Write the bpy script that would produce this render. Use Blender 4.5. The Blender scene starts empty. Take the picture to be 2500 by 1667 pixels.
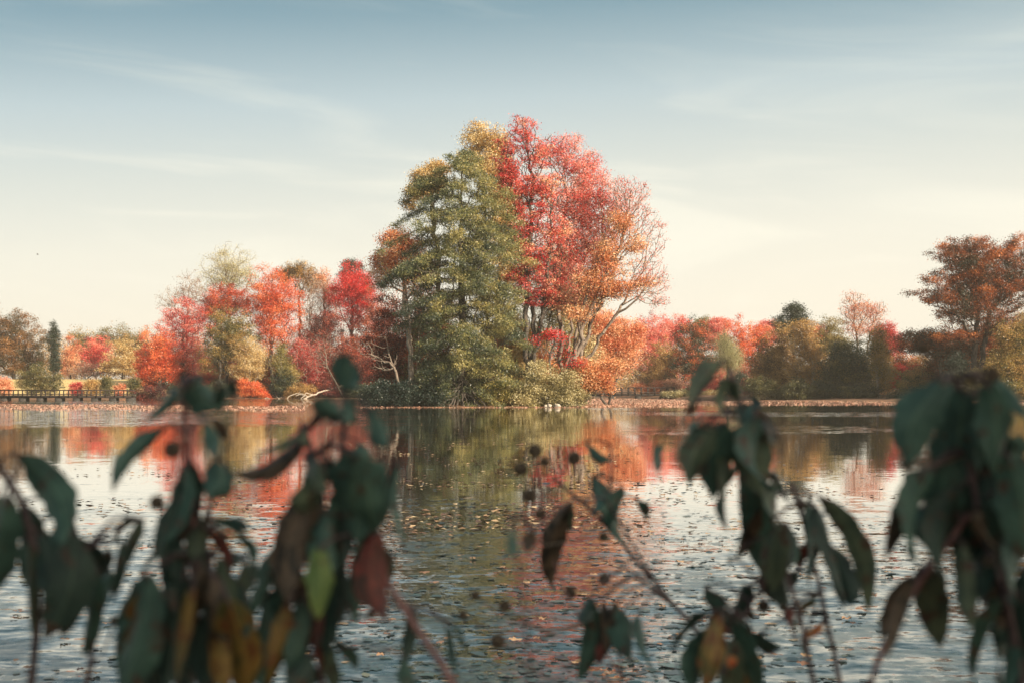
import bpy, math, random
import numpy as np
from mathutils import Vector
F = 3472.0; CX = 1250.0; HZ = 947.0; CAMH = 1.7
scene = bpy.context.scene
col = scene.collection
RS = np.random.RandomState(11)

def P(px, py, Y):
    return np.array([(px-CX)/F*Y, Y, CAMH+(HZ-py)/F*Y])

def sm(a, b, x):
    t = np.clip((x-a)/(b-a), 0, 1); return t*t*(3-2*t)

def ground_h(x, y):
    x = np.asarray(x, float); y = np.asarray(y, float)
    S = np.interp(x, [-400,-57,-52,2,8,20,25.5,31,42,50,400], [205,205,231,231,238,238,222,197,187,173,165])
    d = y-S
    base = np.where(d < 0, np.maximum(-2, d*.2), .14*sm(0, 4, d)+.25*sm(5, 14, d))
    mead = sm(-48, -58, x)
    base = base + np.where(d > 0, mead*3.1*sm(8, 75, d) + (1-mead)*1.0*sm(10, 70, d), 0) + 3.5*sm(120, 700, d)
    e = 1-np.sqrt(((x+4.5)/13.0)**2+((y-139)/12.5)**2)
    isl = np.where(e > 0, .55*sm(.06, .5, e)+.04, np.maximum(-2, e*4))
    near = np.where(y < 2.8, np.minimum(.45, (2.8-y)*.3), np.maximum(-2, (2.8-y)*.3))
    side = 3*sm(300, 420, np.abs(x))-2
    und = .06*np.sin(x*.31+y*.17)+.05*np.sin(x*.13-y*.37)
    h = np.maximum(np.maximum(base, isl), np.maximum(near, side))
    return h + np.where(h > .2, und, 0)
def gz(x, y): return float(ground_h(x, y))

# ---------------------------------------------------------------- objects
def tagit(o, label=None, cat=None, group=None, kind=None):
    if label: o['label'] = label
    if cat: o['category'] = cat
    if group: o['group'] = group
    if kind: o['kind'] = kind
    return o
def empty(name, loc, label, cat, group=None):
    o = bpy.data.objects.new(name, None); o.location = loc; o.empty_display_size = .2
    col.objects.link(o); return tagit(o, label, cat, group)
def mesh_np(name, V, Q, mats, parent=None, attrs=None, midx=None, smooth=False, org=None):
    V = np.asarray(V, np.float64).reshape(-1, 3)
    if org is not None: V = V-np.asarray(org)
    Q = np.asarray(Q, np.int64); k = Q.shape[1]; n = len(Q)
    me = bpy.data.meshes.new(name)
    me.vertices.add(len(V)); me.vertices.foreach_set('co', V.astype(np.float32).ravel())
    me.loops.add(n*k); me.loops.foreach_set('vertex_index', Q.astype(np.int32).ravel())
    me.polygons.add(n); me.polygons.foreach_set('loop_start', (np.arange(n)*k).astype(np.int32))
    try: me.polygons.foreach_set('loop_total', np.full(n, k, np.int32))
    except Exception: pass
    for m in (mats if isinstance(mats, (list, tuple)) else [mats]): me.materials.append(m)
    if midx is not None: me.polygons.foreach_set('material_index', np.asarray(midx, np.int32))
    if smooth: me.polygons.foreach_set('use_smooth', np.ones(n, bool))
    for an, (dom, arr) in (attrs or {}).items():
        a = me.attributes.new(an, 'FLOAT', dom); a.data.foreach_set('value', np.asarray(arr, np.float32).ravel())
    me.update(calc_edges=True); me.validate()
    o = bpy.data.objects.new(name, me); col.objects.link(o)
    if parent is not None: o.parent = parent
    return o

# ---------------------------------------------------------------- materials
def newmat(name):
    m = bpy.data.materials.new(name); m.use_nodes = True
    nt = m.node_tree; nt.nodes.clear()
    out = nt.nodes.new('ShaderNodeOutputMaterial')
    return m, nt, out
def ramp(nt, stops, interp='LINEAR'):
    r = nt.nodes.new('ShaderNodeValToRGB'); e = r.color_ramp.elements
    r.color_ramp.interpolation = interp
    while len(e) > 1: e.remove(e[-1])
    e[0].position = stops[0][0]; e[0].color = (*stops[0][1], 1)
    for p, c in stops[1:]:
        x = e.new(p); x.color = (*c, 1)
    return r
def foliage_mat(name, cols, trans=.4, gloss=.0):
    m, nt, out = newmat(name); L = nt.links.new
    at = nt.nodes.new('ShaderNodeAttribute'); at.attribute_name = 'tint'
    n = len(cols)
    r = ramp(nt, [(.08+.84*i/(n-1), c) for i, c in enumerate(cols)])
    L(at.outputs['Fac'], r.inputs['Fac'])
    d = nt.nodes.new('ShaderNodeBsdfDiffuse'); t = nt.nodes.new('ShaderNodeBsdfTranslucent')
    mx = nt.nodes.new('ShaderNodeMixShader'); mx.inputs[0].default_value = trans
    L(r.outputs[0], d.inputs[0]); L(r.outputs[0], t.inputs[0])
    L(d.outputs[0], mx.inputs[1]); L(t.outputs[0], mx.inputs[2])
    g = nt.nodes.new('ShaderNodeBsdfGlossy'); g.inputs['Roughness'].default_value = .45
    m2 = nt.nodes.new('ShaderNodeMixShader'); m2.inputs[0].default_value = .05+gloss
    L(mx.outputs[0], m2.inputs[1]); L(g.outputs[0], m2.inputs[2]); L(m2.outputs[0], out.inputs[0])
    return m
def noise_mat(name, stops, scale=5, rough=.85, detail=6, bump=0, stretch=None, coord='Object'):
    m, nt, out = newmat(name); L = nt.links.new
    tc = nt.nodes.new('ShaderNodeTexCoord'); mp = nt.nodes.new('ShaderNodeMapping')
    if stretch: mp.inputs['Scale'].default_value = stretch
    no = nt.nodes.new('ShaderNodeTexNoise'); no.inputs['Scale'].default_value = scale; no.inputs['Detail'].default_value = detail
    L(tc.outputs[coord], mp.inputs[0]); L(mp.outputs[0], no.inputs['Vector'])
    r = ramp(nt, stops); L(no.outputs['Fac'], r.inputs['Fac'])
    p = nt.nodes.new('ShaderNodeBsdfPrincipled'); p.inputs['Roughness'].default_value = rough
    L(r.outputs[0], p.inputs['Base Color'])
    if bump:
        b = nt.nodes.new('ShaderNodeBump'); b.inputs['Strength'].default_value = bump; b.inputs['Distance'].default_value = .02
        L(no.outputs['Fac'], b.inputs['Height']); L(b.outputs[0], p.inputs['Normal'])
    L(p.outputs[0], out.inputs[0]); return m

PAL = {
 'red':      [(.36,.018,.024),(.66,.045,.045),(.80,.12,.095),(.84,.28,.19),(.78,.46,.26)],
 'scarlet':  [(.42,.012,.018),(.70,.03,.03),(.80,.06,.05)],
 'pinkred':  [(.42,.03,.035),(.72,.09,.075),(.82,.22,.17),(.85,.42,.32)],
 'orangered':[(.30,.035,.010),(.64,.065,.022),(.80,.14,.04),(.84,.28,.09)],
 'orange':   [(.30,.07,.02),(.60,.17,.06),(.74,.31,.12),(.80,.50,.26)],
 'gold':     [(.28,.15,.04),(.54,.33,.10),(.72,.52,.22),(.80,.66,.38)],
 'pale':     [(.34,.28,.11),(.50,.44,.2),(.62,.56,.34)],
 'cypress':  [(.035,.055,.034),(.095,.12,.052),(.21,.215,.078),(.42,.35,.12)],
 'rust':     [(.035,.035,.014),(.15,.045,.014),(.36,.075,.016),(.60,.2,.04)],
 'oakbrown': [(.055,.05,.018),(.16,.09,.028),(.30,.13,.04),(.44,.22,.07)],
 'dkgreen':  [(.012,.026,.015),(.03,.052,.022),(.085,.095,.03),(.26,.2,.055)],
 'evergreen':[(.01,.024,.016),(.022,.04,.022),(.05,.065,.035)],
 'olive':    [(.05,.055,.018),(.11,.11,.032),(.2,.17,.055),(.33,.25,.09)],
 'yelgreen': [(.06,.075,.018),(.16,.16,.035),(.34,.28,.07),(.5,.38,.12)],
 'maroon':   [(.05,.012,.012),(.15,.02,.018),(.34,.045,.028),(.52,.13,.05)],
 'salmon':   [(.50,.11,.05),(.72,.24,.115),(.82,.42,.22),(.85,.57,.33)],
 'brownpink':[(.16,.07,.04),(.3,.14,.09),(.42,.22,.14)],
 'brownol':  [(.07,.05,.018),(.22,.12,.035),(.44,.24,.065),(.60,.38,.13)],
 'greenred': [(.02,.035,.016),(.045,.06,.02),(.25,.11,.03),(.62,.06,.035),(.66,.2,.06)],
 'greengold':[(.03,.045,.014),(.1,.1,.025),(.36,.26,.06),(.52,.3,.09)],
 'cream':    [(.14,.12,.045),(.34,.27,.11),(.62,.52,.26),(.75,.67,.40)],
 'willow':   [(.2,.19,.07),(.34,.32,.14),(.48,.44,.22)],
 'teal':     [(.012,.03,.026),(.03,.055,.04),(.07,.09,.05)],
 'drygrass': [(.25,.16,.06),(.42,.3,.12),(.5,.4,.2)],
}
MATS = {}
def FM(k):
    if k not in MATS: MATS[k] = foliage_mat('foliage_'+k, PAL[k])
    return MATS[k]
BARK = {'dark': noise_mat('bark_dark', [(.3,(.03,.024,.02)),(.7,(.10,.08,.065))], 6, .9, bump=.5, stretch=(1,1,.25)),
        'mid': noise_mat('bark_mid', [(.3,(.09,.065,.05)),(.7,(.24,.19,.15))], 6, .9, bump=.5, stretch=(1,1,.25)),
        'pale': noise_mat('bark_pale', [(.3,(.2,.16,.12)),(.7,(.44,.37,.30))], 5, .85, bump=.3, stretch=(1,1,.3))}

# ---------------------------------------------------------------- tubes
def tubes(A, B, ra, rb, sides=5):
    """tapered prisms for every segment A->B"""
    A = np.asarray(A); B = np.asarray(B); n = len(A)
    d = B-A; L = np.linalg.norm(d, axis=1)+1e-9; d = d/L[:, None]
    up = np.where(np.abs(d[:, 2:3]) > .9, np.array([[1., 0, 0]]), np.array([[0, 0, 1.]]))
    u = np.cross(d, up); u /= np.linalg.norm(u, axis=1)[:, None]; v = np.cross(d, u)
    an = np.arange(sides)*2*np.pi/sides
    c = np.cos(an)[None, :, None]; s = np.sin(an)[None, :, None]
    ring = u[:, None]*c+v[:, None]*s
    V = np.concatenate([A[:, None]+ring*ra[:, None, None], B[:, None]+ring*rb[:, None, None]], 1).reshape(-1, 3)
    i = np.arange(sides); j = (i+1) % sides
    q = np.stack([i, j, j+sides, i+sides], 1)
    Q = (q[None]+(np.arange(n)*2*sides)[:, None, None]).reshape(-1, 4)
    return V, Q
def polytube(pts, radii, sides=8, close=True):
    pts = np.asarray(pts, float); n = len(pts)
    t = np.gradient(pts, axis=0); t /= np.linalg.norm(t, axis=1)[:, None]+1e-9
    up = np.array([.21, .05, .97]); V = []
    for k in range(n):
        u = np.cross(t[k], up)
        if np.linalg.norm(u) < .15: u = np.cross(t[k], [1, .1, 0])
        u /= np.linalg.norm(u); v = np.cross(t[k], u)
        for s in range(sides):
            a = 2*np.pi*s/sides; V.append(pts[k]+radii[k]*(u*np.cos(a)+v*np.sin(a)))
    Q = [[k*sides+s, k*sides+(s+1) % sides, (k+1)*sides+(s+1) % sides, (k+1)*sides+s] for k in range(n-1) for s in range(sides)]
    return np.array(V), np.array(Q)
def join(parts):
    Vs, Qs, o = [], [], 0
    for V, Q in parts:
        Vs.append(V); Qs.append(np.asarray(Q)+o); o += len(V)
    return np.concatenate(Vs), np.concatenate(Qs)
def resample(pts, step):
    pts = np.asarray(pts, float); s = np.r_[0, np.cumsum(np.linalg.norm(np.diff(pts, axis=0), axis=1))]
    n = max(2, int(s[-1]/step)+1); q = np.linspace(0, s[-1], n)
    return np.stack([np.interp(q, s, pts[:, i]) for i in range(3)], 1)

# ---------------------------------------------------------------- tree growth
def grow(trunks, pts, bf=.35, upw=.6):
    """attach every point to the nearest good node; returns nodes, parents, is_trunk"""
    nodes = []; par = []; path = []
    for tr in trunks:
        for k, p in enumerate(tr):
            if k == 0 and nodes: par.append(0); path.append(0.); nodes.append(p)
            elif k == 0: nodes.append(p); par.append(-1); path.append(0.)
            else:
                path.append(path[-1]+np.linalg.norm(p-nodes[-1])); nodes.append(p); par.append(len(nodes)-2)
    nt_ = len(nodes); n = len(pts)
    N = np.zeros((nt_+n, 3)); N[:nt_] = nodes
    par = par+[0]*n; path = np.array(path+[0.]*n)
    best = np.full(n, 1e9); bi = np.zeros(n, int); done = np.zeros(n, bool)
    def upd(q):
        dv = pts-N[q]; d = np.linalg.norm(dv, axis=1)
        c = d + bf*path[q] + upw*np.maximum(0, -dv[:, 2])
        m = c < best; best[m] = c[m]; bi[m] = q
    for q in range(nt_): upd(q)
    for k in range(n):
        b = np.where(done, 1e9, best); i = int(np.argmin(b)); done[i] = True
        q = nt_+k; N[q] = pts[i]; par[q] = int(bi[i]); path[q] = path[par[q]]+np.linalg.norm(N[q]-N[par[q]])
        upd(q)
    return N, np.array(par), nt_
def leaf_quads(C, L, asp=.6, upb=.2, droop=0., rs=RS):
    n = len(C)
    a = rs.normal(size=(n, 3)); a[:, 2] *= .6; a[:, 2] -= droop
    a /= np.linalg.norm(a, axis=1)[:, None]
    nn = rs.normal(size=(n, 3)); nn[:, 2] = np.abs(nn[:, 2])*.8+upb
    b = np.cross(nn, a); b /= np.linalg.norm(b, axis=1)[:, None]+1e-9
    l = (L*rs.uniform(.6, 1.3, n))[:, None]*.5; w = l*asp
    V = np.stack([C-a*l, C-b*w+a*l*.15, C+a*l, C+b*w+a*l*.15], 1).reshape(-1, 3)
    Q = np.arange(n*4).reshape(n, 4); return V, Q
def sample_lobes(lobes, Y, N, shell=.55, dsc=1., rs=RS, fill=.3, fsc=1.13):
    lb = np.array([list(l)[:4] for l in lobes], float)
    vol = (lb[:, 2]*lb[:, 3])**1.0*lb[:, 2]**.4; pr = vol/vol.sum()
    k = rs.choice(len(lb), N, p=pr)
    d = rs.normal(size=(N, 3)); d /= np.linalg.norm(d, axis=1)[:, None]
    r = rs.uniform(0, 1, N)**shell*rs.uniform(.82, 1.06, N)
    s = Y/F
    c = np.stack([(lb[k, 0]-CX)*s, np.full(N, Y), CAMH+(HZ-lb[k, 1])*s], 1)
    R = np.stack([lb[k, 2]*s, .5*(lb[k, 2]+np.minimum(lb[k, 2], lb[k, 3]))*s*dsc, lb[k, 3]*s], 1)
    off = np.array([l[4] if len(l) > 4 else 0 for l in lobes], float)[k]
    p = c+d*r[:, None]*R*fsc; p[:, 1] += off
    j = rs.permutation(N); f = rs.rand(N) < fill; t = rs.uniform(.25, .75, N)
    p[f] = p[f]*(1-t[f])[:, None]+p[j][f]*t[f][:, None]
    return p
def tree(name, label, cat, Y, trunks, lobes, N=350, leaves=9000, size=.22, pal='red', bark='dark', sig=.4, flat=.6,
         rb=.2, rmin=.022, bf=.35, upw=.6, bare=0., shell=.55, asp=.62, upb=.2, droop=0., pts=None, group=None, gx=0., gz_=0.,
         tn=.42, tr=.24, tb=.5, dsc=1., seed=None, parts=('trunk', 'crown'), jit=.12, sides=5, along=1., fill=.3, fsc=None):
    leaves = int(leaves*1.95); size *= .74; N = int(N*1.2)
    rs = np.random.RandomState(seed if seed is not None else (abs(hash_(label)) % 100000))
    TR = []
    for t in trunks:
        w = [P(p[0], p[1], Y+(p[2] if len(p) > 2 else 0)) for p in t]
        w[0][2] = gz(w[0][0], w[0][1])-.15
        if TR: w[0] = TR[0][0].copy(); w.insert(1, w[0]*.6+w[1]*.4+np.array([0, 0, .1]))
        w = resample(w, .9); w[1:-1] += rs.normal(size=w[1:-1].shape)*jit; TR.append(w)
    if pts is None: pts = sample_lobes(lobes, Y, N, shell, dsc, rs, fill, fsc or (1.34 if Y > 205 else 1.13))
    else: pts = pts(rs, TR)
    g = ground_h(pts[:, 0], pts[:, 1]); pts[:, 2] = np.maximum(pts[:, 2], g+.15)
    Nn, par, nt_ = grow(TR, pts, bf, upw)
    n = len(Nn); cnt = np.zeros(n); ch = np.zeros(n, int)
    for i in range(n-1, -1, -1):
        cnt[i] = max(cnt[i], 0)+1
        if par[i] >= 0: cnt[par[i]] += cnt[i]; ch[par[i]] += 1
    mx = cnt.max(); rad = np.maximum(rmin, rb*(cnt/mx)**.52)
    root = TR[0][0].copy(); root[2] += .15
    o = empty(name, root, label, cat, group)
    i = np.where(par >= 0)[0]
    A = Nn[par[i]]; B = Nn[i]
    # mid point jitter makes limbs wander
    mid = (A+B)/2; ln = np.linalg.norm(B-A, axis=1)[:, None]
    mid = mid+rs.normal(size=mid.shape)*ln*.07; mid[:, 2] -= (ln*.05)[:, 0]*(i >= nt_)
    ra = np.minimum(rad[par[i]], rad[i]*1.5); rbm = (ra+rad[i])/2
    V, Q = join([tubes(A, mid, ra, rbm, sides), tubes(mid, B, rbm, rad[i], sides)])
    mesh_np(parts[0], V, Q, BARK[bark], o, org=root, smooth=True)
    # leaves
    if leaves:
        tv = np.zeros(n); leafed = np.ones(n)
        for k in range(n):
            q = par[k]; tv[k] = rs.normal() if q < 0 else .72*tv[q]+.69*rs.normal()
            leafed[k] = (rs.rand() > bare) if (q < nt_) else (leafed[q] if rs.rand() < .8 else (rs.rand() > bare))
        w = np.where(np.arange(n) >= nt_, leafed*(1/np.sqrt(cnt)), 0.)+1e-12; w /= w.sum()
        k = rs.choice(n, leaves, p=w); t = rs.uniform(0, 1, leaves)*along
        C = Nn[k]+(Nn[par[k]]-Nn[k])*t[:, None]*.8
        of = rs.normal(size=(leaves, 3))*sig; of[:, 2] = of[:, 2]*flat-droop*np.abs(rs.normal(size=leaves))*sig
        C = C+of
        gg = ground_h(C[:, 0], C[:, 1]); C[:, 2] = np.maximum(C[:, 2], gg+.05)
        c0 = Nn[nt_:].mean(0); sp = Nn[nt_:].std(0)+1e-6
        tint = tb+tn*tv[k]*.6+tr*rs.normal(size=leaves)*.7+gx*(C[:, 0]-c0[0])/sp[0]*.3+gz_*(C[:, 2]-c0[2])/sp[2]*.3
        V, Q = leaf_quads(C, size, asp, upb, droop, rs)
        mesh_np(parts[1], V, Q, FM(pal), o, {'tint': ('FACE', np.clip(tint, 0, 1))}, org=root)
    return o
def hash_(s):
    h = 7
    for c in s: h = (h*131+ord(c)) & 0xffffffff
    return h
def shrub(label, Y, lobes, pal, leaves=3500, N=110, size=.2, name='shrub', cat='shrub', **k):
    x0 = np.mean([l[0] for l in lobes]); ys = max(l[1] for l in lobes)
    w = max(l[2] for l in lobes)
    tr = [[(x0+dx*w, 960), (x0+dx*w*1.8, ys)] for dx in (-.25, .02, .3)]
    s_ = Y/F; yg = HZ+(CAMH-gz((x0-CX)*s_, Y)-.2)/s_
    lobes = list(lobes)+[(l[0], (l[1]+yg)/2+2, l[2]*.95, max(4, (yg-l[1])/2+2)) for l in lobes]
    k.setdefault('rb', .06); k.setdefault('fsc', 1.06); k.setdefault('jit', .05); k.setdefault('sig', .3)
    return tree(name, label, cat, Y, tr, lobes, N=N, leaves=leaves, size=size, pal=pal, parts=('stems', 'foliage'), rmin=k.pop('rmin', .015), **k)
# ---------------------------------------------------------------- world, sun, camera
SUN_EL = math.radians(27); SUN_AZ = math.radians(128)      # azimuth clockwise from the view direction (+Y)
w = bpy.data.worlds.new('World'); scene.world = w; w.use_nodes = True
nt = w.node_tree; nt.nodes.clear(); L = nt.links.new
out = nt.nodes.new('ShaderNodeOutputWorld'); bg = nt.nodes.new('ShaderNodeBackground'); bg.inputs[1].default_value = .0505
sky = nt.nodes.new('ShaderNodeTexSky'); sky.sky_type = 'NISHITA'; sky.sun_disc = False
sky.sun_elevation = SUN_EL; sky.sun_rotation = SUN_AZ; sky.dust_density = 2.0
tc = nt.nodes.new('ShaderNodeTexCoord'); sx = nt.nodes.new('ShaderNodeSeparateXYZ'); L(tc.outputs['Generated'], sx.inputs[0])
def M(op, a, b=None, c=None, clamp=False):
    n = nt.nodes.new('ShaderNodeMath'); n.operation = op; n.use_clamp = clamp
    for i, v in enumerate((a, b, c)):
        if v is None: continue
        if isinstance(v, (int, float)): n.inputs[i].default_value = v
        else: L(v, n.inputs[i])
    return n.outputs[0]
# thin high haze: pale and warm near the horizon, thinner overhead and away from the sun
el = M('ADD', sx.outputs['Z'], M('MULTIPLY', sx.outputs['X'], -.045))
rmp = ramp(nt, [(0, (10.3, 9.5, 7.9)), (.055, (10.2, 9.5, 7.9)), (.10, (9.5, 9.15, 7.8)), (.15, (7.6, 7.9, 7.2)), (.20, (5.7, 6.7, 6.8)),
                (.26, (2.5, 3.95, 4.5)), (.36, (1.3, 2.4, 2.8)), (.6, (2.5, 3.7, 4.0)), (1, (3.2, 4.3, 4.5))])
L(el, rmp.inputs['Fac'])
mix = nt.nodes.new('ShaderNodeMix'); mix.data_type = 'RGBA'
fac = M('SUBTRACT', 1., M('MULTIPLY', M('SUBTRACT', el, .15, clamp=True), .9, clamp=True), clamp=True)
L(M('MULTIPLY', fac, .92), mix.inputs['Factor']); L(sky.outputs[0], mix.inputs['A']); L(rmp.outputs[0], mix.inputs['B'])
# cirrus streaks on a high flat layer
q_ = M('ADD', sx.outputs['Z'], M('MULTIPLY', sx.outputs['X'], .085))
cb = nt.nodes.new('ShaderNodeCombineXYZ'); L(M('MULTIPLY', sx.outputs['X'], 4.2), cb.inputs[0]); L(M('MULTIPLY', q_, 30), cb.inputs[1]); L(M('MULTIPLY', sx.outputs['Y'], 1.5), cb.inputs[2])
no = nt.nodes.new('ShaderNodeTexNoise'); no.inputs['Scale'].default_value = .9; no.inputs['Detail'].default_value = 7; no.inputs['Roughness'].default_value = .5
no.inputs['Distortion'].default_value = .7
L(cb.outputs[0], no.inputs['Vector'])
cm = ramp(nt, [(.47, (0, 0, 0)), (.72, (1, 1, 1))], 'EASE'); L(no.outputs['Fac'], cm.inputs['Fac'])
m2 = nt.nodes.new('ShaderNodeMix'); m2.data_type = 'RGBA'
L(M('MULTIPLY', M('MULTIPLY', cm.outputs[0], .7), M('SUBTRACT', 1., M('MULTIPLY', sx.outputs['Z'], 3.2), clamp=True)), m2.inputs['Factor']); L(mix.outputs['Result'], m2.inputs['A']); m2.inputs['B'].default_value = (10.6, 10.2, 8.6, 1)
# brighter, warmer sky round the sun (behind the camera to the right)
sv_ = (math.sin(SUN_AZ)*math.cos(SUN_EL), math.cos(SUN_AZ)*math.cos(SUN_EL), math.sin(SUN_EL))
dt = nt.nodes.new('ShaderNodeVectorMath'); dt.operation = 'DOT_PRODUCT'; L(tc.outputs['Generated'], dt.inputs[0]); dt.inputs[1].default_value = sv_
au = M('POWER', M('MAXIMUM', dt.outputs['Value'], 0.), 2.5)
ax = nt.nodes.new('ShaderNodeMix'); ax.data_type = 'RGBA'; ax.blend_type = 'ADD'; L(au, ax.inputs['Factor']); L(m2.outputs['Result'], ax.inputs['A']); ax.inputs['B'].default_value = (16, 13.5, 10, 1)
L(ax.outputs['Result'], bg.inputs[0]); L(bg.outputs[0], out.inputs[0])

sd = bpy.data.lights.new('sun', 'SUN'); sd.energy = 5; sd.angle = math.radians(.55); sd.color = (1, .84, .63)
so = bpy.data.objects.new('sun', sd); col.objects.link(so)
sv = Vector((math.sin(SUN_AZ)*math.cos(SUN_EL), math.cos(SUN_AZ)*math.cos(SUN_EL), math.sin(SUN_EL)))
so.rotation_euler = sv.to_track_quat('Z', 'Y').to_euler(); so.location = (40, -30, 40)

cd = bpy.data.cameras.new('camera'); cam = bpy.data.objects.new('camera', cd); col.objects.link(cam); scene.camera = cam
cam.location = (0, 0, CAMH); cam.rotation_euler = (math.radians(90), 0, 0)
cd.sensor_width = 36; cd.lens = 50; cd.shift_y = (HZ-833.5)/2500; cd.clip_start = .05; cd.clip_end = 6000
cd.dof.use_dof = True; cd.dof.focus_distance = 90; cd.dof.aperture_fstop = 6.3
scene.view_settings.view_transform = 'Standard'; scene.view_settings.look = 'None'; scene.view_settings.exposure = 1.05; scene.view_settings.gamma = 1
scene.cycles.max_bounces = 6; scene.cycles.transparent_max_bounces = 4; scene.cycles.diffuse_bounces = 3; scene.cycles.caustics_reflective = False

# ---------------------------------------------------------------- ground sheet
def axis(segs):
    a = [segs[0][0]]
    for s, e, st in segs: a += list(np.arange(s+st, e+1e-6, st))
    return np.array(a)
gx_ = axis([(-3000,-500,250),(-500,-100,20),(-100,100,2),(100,500,20),(500,3000,250)])
gy_ = axis([(-600,-20,40),(-20,8,.7),(8,120,8),(120,250,1),(250,420,10),(420,3500,220)])
X, Yg = np.meshgrid(gx_, gy_); Z = ground_h(X, Yg)
nx = len(gx_); ny = len(gy_)
idx = np.arange(nx*ny).reshape(ny, nx)
Q = np.stack([idx[:-1, :-1], idx[:-1, 1:], idx[1:, 1:], idx[1:, :-1]], -1).reshape(-1, 4)
m, nt, out = newmat('ground_earth_and_grass'); L = nt.links.new
g = nt.nodes.new('ShaderNodeNewGeometry'); s = nt.nodes.new('ShaderNodeSeparateXYZ'); L(g.outputs['Position'], s.inputs[0])
n1 = nt.nodes.new('ShaderNodeTexNoise'); n1.inputs['Scale'].default_value = .9; n1.inputs['Detail'].default_value = 8; L(g.outputs['Position'], n1.inputs['Vector'])
n2 = nt.nodes.new('ShaderNodeTexNoise'); n2.inputs['Scale'].default_value = 5; n2.inputs['Detail'].default_value = 4; L(g.outputs['Position'], n2.inputs['Vector'])
soil = ramp(nt, [(.3, (.05, .032, .018)), (.5, (.13, .07, .035)), (.62, (.26, .11, .05)), (.75, (.1, .09, .035))]); L(n1.outputs['Fac'], soil.inputs['Fac'])
mea = ramp(nt, [(.3, (.42, .3, .11)), (.6, (.62, .46, .2)), (.8, (.68, .54, .28))]); L(n2.outputs['Fac'], mea.inputs['Fac'])
# the mown golden meadow: beyond the left bridge
mr = nt.nodes.new('ShaderNodeMapRange'); mr.inputs['From Min'].default_value = 28; mr.inputs['From Max'].default_value = 25; L(M('ADD', s.outputs['X'], M('MULTIPLY', s.outputs['Y'], .36)), mr.inputs['Value'])
mr2 = nt.nodes.new('ShaderNodeMapRange'); mr2.inputs['From Min'].default_value = 220; mr2.inputs['From Max'].default_value = 225; L(s.outputs['Y'], mr2.inputs['Value'])
mr3 = nt.nodes.new('ShaderNodeMapRange'); mr3.inputs['From Min'].default_value = 290; mr3.inputs['From Max'].default_value = 282; L(s.outputs['Y'], mr3.inputs['Value'])
a = M('MULTIPLY', M('MULTIPLY', mr.outputs[0], mr2.outputs[0]), mr3.outputs[0])
mx = nt.nodes.new('ShaderNodeMix'); mx.data_type = 'RGBA'; L(a, mx.inputs['Factor']); L(soil.outputs[0], mx.inputs['A']); L(mea.outputs[0], mx.inputs['B'])
p = nt.nodes.new('ShaderNodeBsdfPrincipled'); p.inputs['Roughness'].default_value = .95; L(mx.outputs['Result'], p.inputs['Base Color'])
bu = nt.nodes.new('ShaderNodeBump'); bu.inputs['Distance'].default_value = .1; L(n2.outputs['Fac'], bu.inputs['Height']); L(bu.outputs[0], p.inputs['Normal'])
L(p.outputs[0], out.inputs[0])
tagit(mesh_np('ground', np.stack([X, Yg, Z], -1).reshape(-1, 3), Q, m, smooth=True), kind='structure')

# ---------------------------------------------------------------- water
m, nt, out = newmat('pond_water'); L = nt.links.new
g = nt.nodes.new('ShaderNodeNewGeometry'); s = nt.nodes.new('ShaderNodeSeparateXYZ'); L(g.outputs['Position'], s.inputs[0])
def band(v, a, b, c, d):
    r1 = nt.nodes.new('ShaderNodeMapRange'); r1.interpolation_type = 'SMOOTHSTEP'; r1.inputs['From Min'].default_value = a; r1.inputs['From Max'].default_value = b; L(v, r1.inputs['Value'])
    r2 = nt.nodes.new('ShaderNodeMapRange'); r2.interpolation_type = 'SMOOTHSTEP'; r2.inputs['From Min'].default_value = c; r2.inputs['From Max'].default_value = d
    r2.inputs['To Min'].default_value = 1; r2.inputs['To Max'].default_value = 0; L(v, r2.inputs['Value'])
    return M('MULTIPLY', r1.outputs[0], r2.outputs[0])
big = nt.nodes.new('ShaderNodeTexNoise'); big.inputs['Scale'].default_value = .05; big.inputs['Detail'].default_value = 3; L(g.outputs['Position'], big.inputs['Vector'])
wob = M('MULTIPLY', M('SUBTRACT', big.outputs['Fac'], .5), 30)
yw = M('ADD', s.outputs['Y'], wob); xw = M('ADD', s.outputs['X'], wob)
patchL = M('MULTIPLY', band(yw, 58, 72, 300, 310), band(xw, -400, -390, -14, 0))
stripR = M('MULTIPLY', band(yw, 86, 88, 101, 104), band(s.outputs['X'], 6, 12, 300, 310))
stripR2 = M('MULTIPLY', band(yw, 52, 54, 60, 66), band(s.outputs['X'], 2, 8, 300, 310))
stripF = band(yw, 108, 112, 124, 128)
near = band(s.outputs['Y'], -50, -40, 8, 25)
breeze = nt.nodes.new('ShaderNodeTexNoise'); breeze.inputs['Scale'].default_value = .09; breeze.inputs['Detail'].default_value = 5
mpb = nt.nodes.new('ShaderNodeMapping'); mpb.inputs['Scale'].default_value = (.35, 1.6, 1); L(g.outputs['Position'], mpb.inputs[0]); L(mpb.outputs[0], breeze.inputs['Vector'])
brz = band(breeze.outputs['Fac'], .5, .68, 2, 3)
amp = M('ADD', M('ADD', M('MULTIPLY', patchL, .11), M('MULTIPLY', stripR, .10)), M('ADD', M('MULTIPLY', near, .10), M('ADD', M('MULTIPLY', brz, .010), M('ADD', M('MULTIPLY', stripF, .03), M('MULTIPLY', stripR2, .04)))))
amp = M('ADD', amp, .005)
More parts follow.
